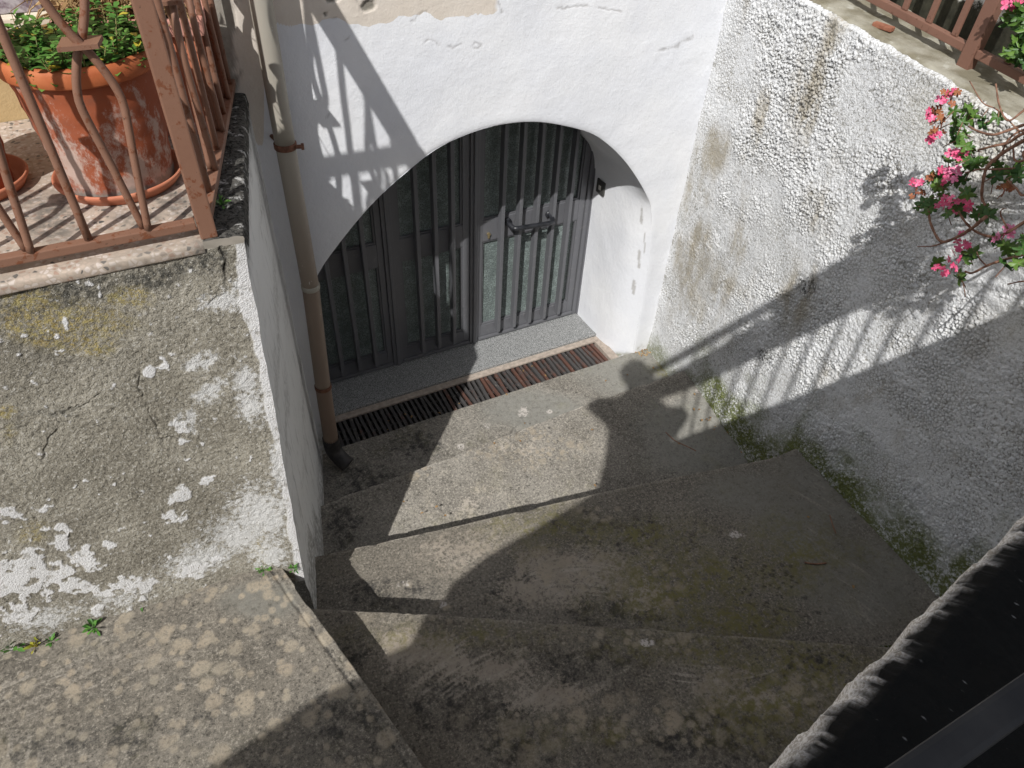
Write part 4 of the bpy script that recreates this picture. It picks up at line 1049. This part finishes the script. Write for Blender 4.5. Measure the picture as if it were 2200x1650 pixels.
STEMS = [([(1900, 460), (1700, 520), (1600, 540), (1490, 570)], .0026), ([(1950, 440), (1815, 500), (1650, 600), (1560, 680), (1530, 760), (1515, 900), (1540, 960)], .0030), ([(1950, 640), (1815, 690), (1600, 705), (1500, 705), (1400, 730)], .0018),
         ([(1950, 990), (1815, 1080), (1700, 1150), (1600, 1185), (1480, 1150), (1400, 1080), (1350, 1000)], .0026), ([(1550, 1040), (1510, 1070), (1450, 1120), (1350, 1180), (1250, 1220), (1200, 1190), (1150, 1080), (1140, 1000)], .0028),
         ([(1250, 1222), (1165, 1250), (1060, 1252)], .0014), ([(1950, 1250), (1660, 1350), (1550, 1390), (1450, 1440), (1400, 1430)], .0024), ([(1950, 180), (1810, 290), (1700, 360), (1640, 250), (1615, 100)], .0018), ([(1700, 1130), (1650, 1030), (1660, 990), (1690, 980)], .0012),
         ([(1950, 350), (1815, 390), (1700, 430), (1600, 460), (1500, 440), (1420, 400)], .0024), ([(1700, 360), (1620, 280), (1520, 230), (1430, 80)], .0012), ([(1900, 560), (1815, 640), (1750, 640), (1740, 560)], .0020), ([(1950, 800), (1815, 890), (1760, 840), (1700, 780)], .0020),
         ([(1950, 1530), (1815, 1500), (1700, 1520)], .0016), ([(1480, 1080), (1470, 1000), (1490, 960)], .0012), ([(1900, 480), (1780, 430), (1700, 350)], .0016), ([(1550, 1390), (1500, 1340), (1480, 1290)], .0012), ([(1950, 420), (1800, 430), (1700, 500), (1640, 620), (1540, 720)], .0018)]
mS = MB()
root = np.array([.86, .30, -.31])
for pts, r_ in STEMS:
    off0 = random.uniform(.085, .12)
    Q3 = [gp(c5(*p), off0 + .006 * math.sin(i * 1.7 + r_ * 9000)) for i, p in enumerate(pts)]
    if pts[0][0] > 1880: Q3 = [root + rng.normal(size=3) * .012] + Q3
    C3 = cat(Q3, 7); mS.tube(C3, .72 * np.linspace(r_ * 1.05, r_ * .62, len(C3)) * (1 + .12 * np.sin(np.arange(len(C3)) * 1.3)), 7)
LV = [(1340, 280), (1400, 300), (1470, 275), (1510, 350), (1590, 320), (1400, 370), (1370, 420), (1330, 410), (1360, 470), (1400, 540), (1340, 505), (1450, 570), (1380, 610), (1400, 670), (1440, 690), (1480, 670), (1280, 640), (1190, 770), (1210, 830), (1250, 880), (1100, 930), (1150, 920), (1070, 980), (1110, 1000),
      (1400, 850), (1380, 770), (1620, 740), (1650, 700), (1720, 730), (1780, 700), (1310, 930), (1280, 1010), (1350, 980), (1360, 1020), (1520, 980), (1540, 1040), (1500, 1000), (1410, 1290), (1440, 1340), (1470, 1290), (1350, 1430), (1380, 1500), (1350, 1460), (1230, 1370), (1680, 1230), (1720, 1260), (1780, 1220), (1640, 1210),
      (1700, 1350), (1780, 1370), (1600, 770), (1690, 790), (1750, 760), (1800, 740), (1330, 350), (1440, 340), (1430, 630), (1500, 640), (1810, 1180), (1790, 1290), (1420, 870), (1230, 800), (1130, 960), (1560, 1000)]
mL = MB()
for p in LV:
    for rep in range(2 if random.random() < .55 else 1):
        c_ = gp(c5(p[0] + random.gauss(0, 16), p[1] + random.gauss(0, 16)), .10 + random.gauss(0, .012))
        nr = np.array([-.55, -.55, .75]) + rng.normal(size=3) * .55
        lobed(mL, c_, nr, random.uniform(.0062, .0108), random.random() ** 1.5, random.random() * 6.28)
        mS.tube([c_, c_ + np.array([.006, .003, -.008]) + rng.normal(size=3) * .006], .0006, 5)
mS.build('stems', BARK, ger, True)
mL.build('leaves', GERLEAF, ger, True, 'v')
for (a_, b_, s_, kd) in [(1300, 190, 1.0, 1), (1262, 182, .7, 0), (1175, 285, .9, 1), (1160, 325, .6, 0), (1210, 395, 1.0, 1), (1235, 370, .7, 1), (1170, 470, 1.0, 0), (1345, 595, 1.1, 0), (1245, 748, 1.2, 0), (1300, 735, .9, 2), (1055, 815, .7, 0), (1050, 870, .9, 1), (1255, 950, 1.3, 0), (1425, 935, .9, 0), (1360, 1240, 1.4, 0), (1310, 1395, 1.4, 0), (1680, 1165, 1.0, 2), (1160, 740, .7, 1), (1680, 850, .8, 1)]:
    fm = MB(); c_ = gp(c5(a_, b_), .112)
    for k_ in range(int(5 * s_) + 2):
        p_ = c_ + rng.normal(size=3) * .0042 * s_
        floret(fm, p_, np.array([-.6, -.6, .5]) + rng.normal(size=3) * .6, .0047 * random.uniform(.8, 1.2) * (1 if kd != 1 else .8), {0: .25, 1: .5, 2: .8}[kd])
    fm.tube([c_, c_ + np.array([.01, .004, -.012])], .0007, 5, a=.2)
    fo = fm.build('flower', PETALO if kd == 1 else PETAL, ger, True, 'v')
# second geranium right of the post
g2p = thing('geranium_bush', 'green geranium with pink blooms beside the post of the flat bar railing', 'plant', (.97, .46, ztop(.46)))
c6 = lambda a, b: (1750 + a / 4.889, b / 4.889)
def gq(p, off): return hit(c6(*p), (1, -.06, 0), rx_(0) - off)
mL = MB(); mS = MB()
for p in [(2050, 190), (2110, 140), (2160, 90), (2180, 220), (2140, 250), (2110, 500), (2140, 450), (2110, 590), (2180, 600), (2080, 560), (2230, 300), (2260, 400), (2240, 150), (2260, 520), (2200, 60), (2260, 650)]:
    for rep in range(3):
        c_ = gq((p[0] + random.gauss(0, 18), p[1] + random.gauss(0, 18)), .02 + random.gauss(0, .008))
        lobed(mL, c_, np.array([-.5, -.5, .8]) + rng.normal(size=3) * .5, random.uniform(.009, .013), random.random(), random.random() * 6.28)
    mS.tube(cat([gq((2300, 700), .0), gq((2290, 400), .012), gq(p, .018)], 5), .0012, 6)
mS.build('stems', GSTEM, g2p, True); mL.build('leaves', GERLEAF, g2p, True, 'v')
for p in [(2090, 0), (2160, 12), (2230, -10)]:
    fm = MB(); c_ = gq(p, .024)
    for k_ in range(9): floret(fm, c_ + rng.normal(size=3) * .005, np.array([-.6, -.6, .5]) + rng.normal(size=3) * .5, .006, .35)
    fm.build('flower', PETAL, g2p, True, 'v')

# ------------------------------------------------------------------ weeds, twigs, fallen leaves
def weed(p, size, n, label, grp='weeds in the crack at the wall foot', z=Z4, col=HERB):
    c_ = fl(p, z); m = MB()
    for k_ in range(n):
        an = 6.283 * k_ / n + random.gauss(0, .4); el_ = random.uniform(.25, 1.3)
        d_ = np.array([math.cos(an) * math.cos(el_), math.sin(an) * math.cos(el_) - .15, math.sin(el_)])
        q = c_ + d_ * size * random.uniform(.1, .55)
        leafquad(m, q, d_ + rng.normal(size=3) * .25, np.array([0, 0, 1.0]) + .2 * rv(), size * random.uniform(.45, .75), size * random.uniform(.18, .30), .2, random.random())
        m.tube([c_, q], size * .02, 4, a=.3)
    o = m.build('weed', col, None, True, 'v'); return tag(o, label, 'weed', grp)
weed((28, 1392), .020, 20, 'largest spiky weed at the wall foot, at the left edge of the photo')
weed((78, 1388), .013, 16, 'low yellowish weed beside the spiky one at the wall foot', col=HERBY)
weed((112, 1378), .010, 14, 'small green weed just right of the yellowish one')
weed((203, 1349), .014, 22, 'flat green weed alone at the middle of the wall foot')
weed((565, 1226), .013, 18, 'bright green weed near the corner of the top step')
weed((632, 1222), .011, 16, 'bright green weed in the gap between step and wall corner')
weed((305, 1313), .006, 8, 'tiny weed sprig in the joint between the middle and the corner weeds')
weed((478, 440), .011, 18, 'grass tuft at the foot of the corner railing post', grp=None, z=ZT, col=HERB)
def twig(pts, z, r_, label):
    m = MB(); Q3 = [fl(p, z) + [0, 0, r_ + 2 * MM] for p in pts]; m.tube(cat(Q3, 5), r_, 6)
    return tag(m.build('twig', BARK, None, True), label, 'twig', 'fallen twigs on the steps')
twig([(1430, 930), (1450, 948), (1475, 960), (1495, 970)], Z1, .0011, 'long thin bent twig lying in shade on the second step')
twig([(1728, 1210), (1750, 1213), (1774, 1211)], Z2, .0014, 'short thick twig lying on the wide shaded winder step')
twig([(1782, 1108), (1788, 1128), (1795, 1147)], Z2 + .006, .0010, 'hooked twig close to the mossy wall foot')
m = MB(); c_ = fl((1383, 757), Z0 + .003)
for k_ in range(16): leafquad(m, c_ + rng.normal(size=3) * [.008, .008, .001], rv() * [1, 1, .3], np.array([0, 0, 1.0]), random.uniform(.005, .009), .004, .5, random.random(), .3)
tag(m.build('leaf_litter', STRAW, None, False, 'v'), 'small heap of dry leaves in the corner by the arch foot', 'dry leaves')
LT = [((1490, 846), Z1), ((1432, 797), Z0), ((1405, 790), Z0), ((1303, 818), Z0), ((1345, 806), Z0), ((1535, 926), Z1), ((1592, 975), Z1), ((1455, 955), Z1), ((1275, 925), Z1), ((1732, 1112), Z2), ((1831, 1258), Z2)]
for k_ in range(26):
    if k_ < 10: LT.append(((random.uniform(800, 1290), 0), 'g'))
    elif k_ < 18: LT.append(((random.uniform(1400, 1640), 0), 'w'))
    else: LT.append(((random.uniform(720, 1300), random.uniform(900, 1120)), Z1))
fixed = []
for p, z_ in LT:
    if z_ == 'g': fixed.append(((p[0], 985 - (p[0] - 735) * .37 - random.uniform(4, 46)), Z0 - .002))
    elif z_ == 'w': fixed.append(((p[0], 800 + (p[0] - 1440) * .93 + random.uniform(10, 40)), Z1))
    else: fixed.append((p, z_))
LT = fixed
for i, (p, z_) in enumerate(LT):
    m = MB(); c_ = fl(p, z_) + [0, 0, .0022]
    leafquad(m, c_, rv() * [1, 1, .2], np.array([0, 0, 1.0]), random.uniform(.005, .008), random.uniform(.003, .005), .5, random.random() * .4, .3)
    tag(m.build('fallen_leaf', STRAW, None, False, 'v'), 'tiny brown leaf fragment fallen on the cement steps or landing', 'leaf', 'leaf fragments on the steps')

# ------------------------------------------------------------------ BALCONY the picture is taken from: parapet, railing, planters, person
Zp = -.068
QL = [(-.86, -.225), (-.756, -.207), (-.671, -.19), (-.583, -.172), (-.497, -.172), (-.443, -.122), (-.37, -.0995), (-.285, -.088), (-.193, -.074), (-.09, -.055)]
edge = [np.array([q[0] - Zp / 1.46, q[1] - Zp / 1.46]) for q in QL]
for p in [(1500, 1800), (1650, 1650), (1780, 1520), (1900, 1400), (2050, 1250), (2200, 1110), (2290, 1022)]:
    q = fl(p, Zp); edge.append(q[:2])
for q in [(.20, -.031), (.309, -.030), (.436, -.022), (.561, -.014), (.9, .0)]: edge.append(np.array([q[0] - Zp / 1.46, q[1] - Zp / 1.46]))
edge = np.array(sorted([tuple(e) for e in edge]))
# dense near the camera
xs = np.unique(np.r_[np.linspace(edge[0, 0], -.02, 120), np.linspace(-.02, .14, 1100), np.linspace(.14, edge[-1, 0], 120)])
ye = np.interp(xs, edge[:, 0], edge[:, 1])
par = thing('balcony_parapet', 'low dark crusted parapet with a bumpy whitish rim close to the camera at lower right', 'parapet', (.06, 0, Z0))
prof = [(0, -1.09), (0, -.5), (0, -.02), (0, -.006), (-.0004, -.003), (-.0012, -.0012), (-.0022, -.0003)] + [(-.0022 - .0003 * i, 0) for i in range(1, 100)] + [(-.045, 0), (-.07, 0), (-.0702, -.10), (-.0702, -1.09)]
pr = np.array(prof)
P = np.zeros((len(pr), len(xs), 3)); P[..., 0] = xs[None]; P[..., 1] = ye[None] + pr[:, None, 0]; P[..., 2] = Zp + pr[:, None, 1]
lx = P[..., 0] * S; ly = (pr[:, None, 0] + pr[:, None, 1]) * S + 0 * lx
w1_, w2_, iw = worley(lx * 420, ly * 420, 161); near = sst(.16 - np.abs(P[..., 0] - .05), 0, .05)
lumps = np.clip(1 - w1_ * 1.1, 0, 1) * (.3 + .9 * iw)
rimw = np.exp(-(np.abs(pr[:, None, 0] + .0004) / .0013) ** 1.3) * (pr[:, None, 1] > -.012)
hgt_ = (lumps * 1.5 * (.25 + rimw) + (fbm(lx * 110, ly * 110, 3, 162) - .5) * 2.6) * near
P[..., 2] += hgt_ * MM * (pr[:, None, 1] > -.02); P[..., 1] += (hgt_ * .8) * MM * (pr[:, None, 0] > -.003)
dback = -pr[:, None, 0] + 0 * lx
rim = sst(.0010 - dback + .0018 * (fbm(lx * 160, ly * 160, 4, 163) - .5) + .0008 * (lumps - .4), -.0003, .0007)
rim = np.maximum(rim, .35 * sst(fbm(lx * 620, ly * 620, 2, 164), .90, .93)) * (pr[:, None, 0] > -.03)
rim = np.where(pr[:, None, 1] < -.0125, .9, rim)
o = grid_obj('crusted_top', P, PARA, par, dict(rim=rim)); face_dir(o, (0, 1, .5))
# landing behind
lb = MB().add([(-.9, -.32, -.154), (1.2, -.06, -.154), (1.2, -1.6, -.154), (-.9, -1.6, -.154)], [(0, 3, 2, 1)])
tag(lb.build('upper_landing', EARTH), kind='structure')
# railing
BR = m_simple('dark_painted_iron', (.034, .034, .035, 1), (.060, .058, .056, 1), 40, .6, .2, 0, .2)
br = thing('balcony_railing', 'dark iron railing seen out of focus at the bottom right corner', 'railing', (.05, 0, Zp))
MB().box((-.020, .0004, -.0585), (.95, .0030, -.0545), .0005).build('bottom_rail', BR, br)
MB().box((-.020, -.0060, -.0610), (.95, -.0030, -.0570), .0005).build('bottom_rail', BR, br)
MB().box((-.020, -.0085, .247), (.95, .0065, .262), .002).build('handrail', BR, br)
x_ = .104
xl = [.090 + .0395 * i for i in range(21)]
for xv in xl: MB().box((xv - .0028, -.0030, -.0600), (xv + .0028, .0003, .2468), .0006).build('bar', BR, br)
MB().box((.93, -.012, -.075), (.95, .008, .2465), .001).build('post', BR, br); MB().box((-.0315, -.008, -.075), (-.0205, .006, .2605), .001).build('post', BR, br)
# planter boxes hung on the railing
for i, (xa, xb_, za, zb) in enumerate([(.010, .262, .106, .190), (.270, .445, .108, .200)]):
    t_ = thing('balcony_planter', 'long clay planter hung on the balcony rail, ' + ('nearer the camera' if i == 0 else 'farther from the camera'), 'planter', (xa, .02, za), 'planters on the balcony railing')
    yb2 = .030
    m = MB().box((xa, .0075, za), (xb_, yb2, za + .004), .001)
    for q in ((xa, .0075, xb_, .0105), (xa, yb2 - .003, xb_, yb2), (xa, .0107, xa + .0035, yb2 - .0032), (xb_ - .0035, .0107, xb_, yb2 - .0032)): m.box((q[0], q[1], za + .0042), (q[2], q[3], zb - .02), .0008)
    m.build('box', SAUCER, t_)
    MB().box((xa + .0037, .0108, za + .0045), (xb_ - .0037, yb2 - .0034, zb - .034), .001).build('soil', SOIL, t_)
    pl = thing('balcony_plant', 'leafy geranium in the ' + ('nearer' if i == 0 else 'farther') + ' balcony planter', 'plant', (xa + .07, .03, zb - .03), 'plants in the balcony planters')
    mL = MB()
    for k_ in range(170):
        c_ = np.array([random.uniform(xa if i else .17, xb_), random.gauss(.018, .006), zb - .030 + random.random() * (.016 if i == 0 else .034)])
        lobed(mL, c_, np.array([0, .3, 1.0]) + rng.normal(size=3) * .5, random.uniform(.009, .013), random.random(), random.random() * 6.28)
    mL.build('leaves', GERLEAF, pl, False, 'v')
# loose foliage farther along the balcony rail
pl = thing('balcony_climber', 'sprawling leafy climber spilling over the far end of the balcony rail', 'plant', (.55, .02, .10))
mL = MB(); mS = MB()
for k_ in range(260):
    q = np.array([random.uniform(.44, .74), random.gauss(.02, .02), 0]); q[2] = .02 + random.random() ** .8 * .22 + .0 * q[0]
    if random.random() < .35 and q[2] < .12: continue
    lobed(mL, q, np.array([0, .3, 1.0]) + rng.normal(size=3) * .7, random.uniform(.007, .012), random.random(), random.random() * 6.28)
for k_ in range(14): mS.tube(cat([np.array([.62 + random.gauss(0, .03), -.02, -.06]), np.array([random.uniform(.45, .75), .01, .10]), np.array([random.uniform(.44, .78), .03, random.uniform(.05, .24)])], 6), .0013, 6)
mS.build('stems', BARK, pl, True); mL.build('leaves', GERLEAF, pl, False, 'v')

# the person taking the photograph (stands behind the railing, out of frame, throws the shadow on the steps)
per = thing('person', 'standing person in a dark jacket leaning over the balcony railing to take a photo', 'person', (-.10, -.11, -.154))
SKIN = m_simple('skin', (.42, .24, .17, 1), (.48, .28, .20, 1), 30, .55, .05); JACK = m_simple('dark_jacket', (.03, .035, .05, 1), None, 60, .85, .3); JEANS = m_simple('jeans', (.05, .07, .12, 1), None, 120, .85, .3); HAIR = m_simple('dark_hair', (.025, .017, .012, 1), None, 90, .6, .6); SHOE = m_simple('leather_shoe', (.04, .03, .025, 1), None, 40, .5, .1)
def skin(name, nodes, edges, mat, parent, root=0, sub=2):
    V = W(np.array([n_[0] for n_ in nodes])); me = bpy.data.meshes.new(name); base = wpos(parent)
    me.from_pydata([tuple(v - base) for v in V], edges, []); me.materials.append(mat)
    o = bpy.data.objects.new(name, me); COL.objects.link(o); o.parent = parent
    bm = bmesh.new(); bm.from_mesh(me); ly_ = bm.verts.layers.skin.verify(); bm.verts.ensure_lookup_table()
    for i, n_ in enumerate(nodes):
        d_ = bm.verts[i][ly_]; r_ = n_[1]; d_.radius = (r_, r_) if np.isscalar(r_) else r_; d_.use_root = (i == root)
    bm.to_mesh(me); bm.free()
    o.modifiers.new('Skin', 'SKIN').use_smooth_shade = True
    sb = o.modifiers.new('Subsurf', 'SUBSURF'); sb.levels = sb.render_levels = sub
    return o
ax = np.array([.80, -.60, 0.0]); fw = np.array([.60, .80, 0.0])
def body(c, y_, z_, lat=0.0): return np.array([y_ + c, y_, z_]) + ax * lat
pel = body(-.004, -.125, .120); wst = body(-.014, -.120, .165); chs = body(-.028, -.098, .228); nkb = body(-.054, -.075, .282); nk = body(-.064, -.068, .302); hc = body(-.078, -.058, .347)
shR = chs + ax * .060 + [0, 0, .012]; shL = chs - ax * .066 + [0, 0, .010]
elR = np.array([.022, -.072, .142]); elL = body(-.03, -.070, .206, -.100); haR = np.array([.020, -.045, .020]); haL = np.array([-.024, -.046, .030])
kneeR = body(-.004, -.115, -.005, .035); kneeL = body(-.004, -.12, -.005, -.035); anR = body(-.004, -.130, -.130, .037); anL = body(-.004, -.135, -.130, -.037)
hipR = pel + ax * .033 - [0, 0, .02]; hipL = pel - ax * .033 - [0, 0, .02]
toeR = anR + fw * .045 - [0, 0, .016]; toeL = anL + fw * .045 - [0, 0, .016]
nodes = [(pel, (.115, .085)), (wst, (.115, .085)), (chs, (.165, .115)), (nkb, .058), (nk, .055), (hc - [0, 0, .012], .070), (hc + [0, 0, .004], (.076, .092)), (hc + [0, 0, .026], .055),
         (shR, .058), (elR, .042), (haR + (elR - haR) * .18, .027), (shL, .058), (elL, .042), (haL + (elL - haL) * .18, .027),
         (hipR, .085), (kneeR, .058), (anR, .040), (toeR, .035), (hipL, .085), (kneeL, .058), (anL, .040), (toeL, .035)]
ed = [(0, 1), (1, 2), (2, 3), (3, 4), (4, 5), (5, 6), (6, 7), (2, 8), (8, 9), (9, 10), (2, 11), (11, 12), (12, 13), (0, 14), (14, 15), (15, 16), (16, 17), (0, 18), (18, 19), (19, 20), (20, 21)]
bodyo = skin('body', nodes, ed, SKIN, per)
jn = [(pel - [0, 0, .006], (.172, .142)), (wst, (.150, .118)), (chs, (.180, .13)), (nkb, .066), (shR, .072), (elR, .056), (haR + (elR - haR) * .25, .040), (shL, .074), (elL, .060), (haL + (elL - haL) * .25, .040), (nk - [0, 0, .006], .064)]
skin('jacket', jn, [(0, 1), (1, 2), (2, 3), (2, 4), (4, 5), (5, 6), (2, 7), (7, 8), (8, 9), (3, 10)], JACK, per)
tn = [(pel, (.155, .122)), (hipR, .098), (kneeR, .068), (anR + [0, 0, .01], .055), (hipL, .098), (kneeL, .068), (anL + [0, 0, .01], .055)]
skin('trousers', tn, [(0, 1), (1, 2), (2, 3), (0, 4), (4, 5), (5, 6)], JEANS, per)
for an_, to_ in ((anR, toeR), (anL, toeL)): skin('shoe', [(an_ - [0, 0, .008], .048), (an_ + fw * .02 - [0, 0, .012], .043), (to_, .038)], [(0, 1), (1, 2)], SHOE, per)
hm = MB(); hv = []
nA, nB = 28, 16
for i in range(nB + 1):
    th = math.pi * .72 * i / nB
    for k_ in range(nA):
        an = 6.28319 * k_ / nA; dv_ = np.array([math.cos(an) * math.sin(th), math.sin(an) * math.sin(th), math.cos(th)])
        front = max(0.0, dv_[:2] @ fw[:2])
        r_ = np.array([.0335, .0335, .040]) * (1 + .03 * math.sin(9 * an + 5 * th)) * (1 - .16 * sst(np.array(front), .35, .8) * (th > .75))
        hv.append(hc + np.array([0, 0, .008]) - fw * .004 + dv_ * r_)
hm.add(hv, [(i * nA + k_, i * nA + (k_ + 1) % nA, (i + 1) * nA + (k_ + 1) % nA, (i + 1) * nA + k_) for i in range(nB) for k_ in range(nA)])
hm.build('hair', HAIR, per, True)
fc = MB()
fr = np.cross(fw, [0, 0, 1.0])
fc.tube([hc + fw * .026 + [0, 0, .006], hc + fw * .034 - [0, 0, .004], hc + fw * .027 - [0, 0, .006]], [.003, .0045, .003], 8)
fc.build('nose', SKIN, per, True)
for sg in (-1, 1):
    e_ = hc + fw * .0255 + fr * .011 * sg + np.array([0, 0, .006]); MB().lathe([(.0002, .003), (.0025, .0018), (.003, 0), (.0025, -.0018), (.0002, -.003)], e_, 12).build('eye', WHITEP, per, True)
    e_ = hc + fr * .027 * sg; MB().tube([e_ + [0, 0, .010], e_ + fr * sg * .003, e_ - [0, 0, .010]], [.003, .006, .003], 8).build('ear', SKIN, per, True)
MB().tube([hc + fw * .026 - fr * .007 - [0, 0, .016], hc + fw * .028 - [0, 0, .0165], hc + fw * .026 + fr * .007 - [0, 0, .016]], .0016, 6).build('mouth', m_simple('lips', (.36, .12, .10, 1), None, 30), per, True)
for ha, el_, sg in ((haR, elR, 1), (haL, elL, -1)):
    nd_ = [(ha + (el_ - ha) * .20, .026), (ha, .032)]; e_ = [(0, 1)]
    dirp = np.array([-sg * .9, .35, 0]); dirp /= np.linalg.norm(dirp)
    for k_ in range(4):
        b0 = ha + np.array([0, .004, -.010 + .008 * k_ * 0]) + fw * .006 + np.array([0, 0, .012 - .008 * k_]); l_ = (.016, .019, .018, .014)[k_]
        i0 = len(nd_); nd_ += [(b0, .010), (b0 + dirp * l_ * .5 + [0, .003, 0], .009), (b0 + dirp * l_ + [0, .001, 0], .008)]; e_ += [(1, i0), (i0, i0 + 1), (i0 + 1, i0 + 2)]
    i0 = len(nd_); nd_ += [(ha + np.array([0, -.006, .012]), .010), (ha + dirp * .014 + np.array([0, -.010, .014]), .009)]; e_ += [(1, i0), (i0, i0 + 1)]
    skin('hand', nd_, e_, SKIN, per, 1)
ph = MB().box((-.013, -.033, -.004), (.013, -.030, .052), .001).build('phone', BLACKP)
tag(ph, 'black smartphone held upright in the right hand of the person', 'phone')
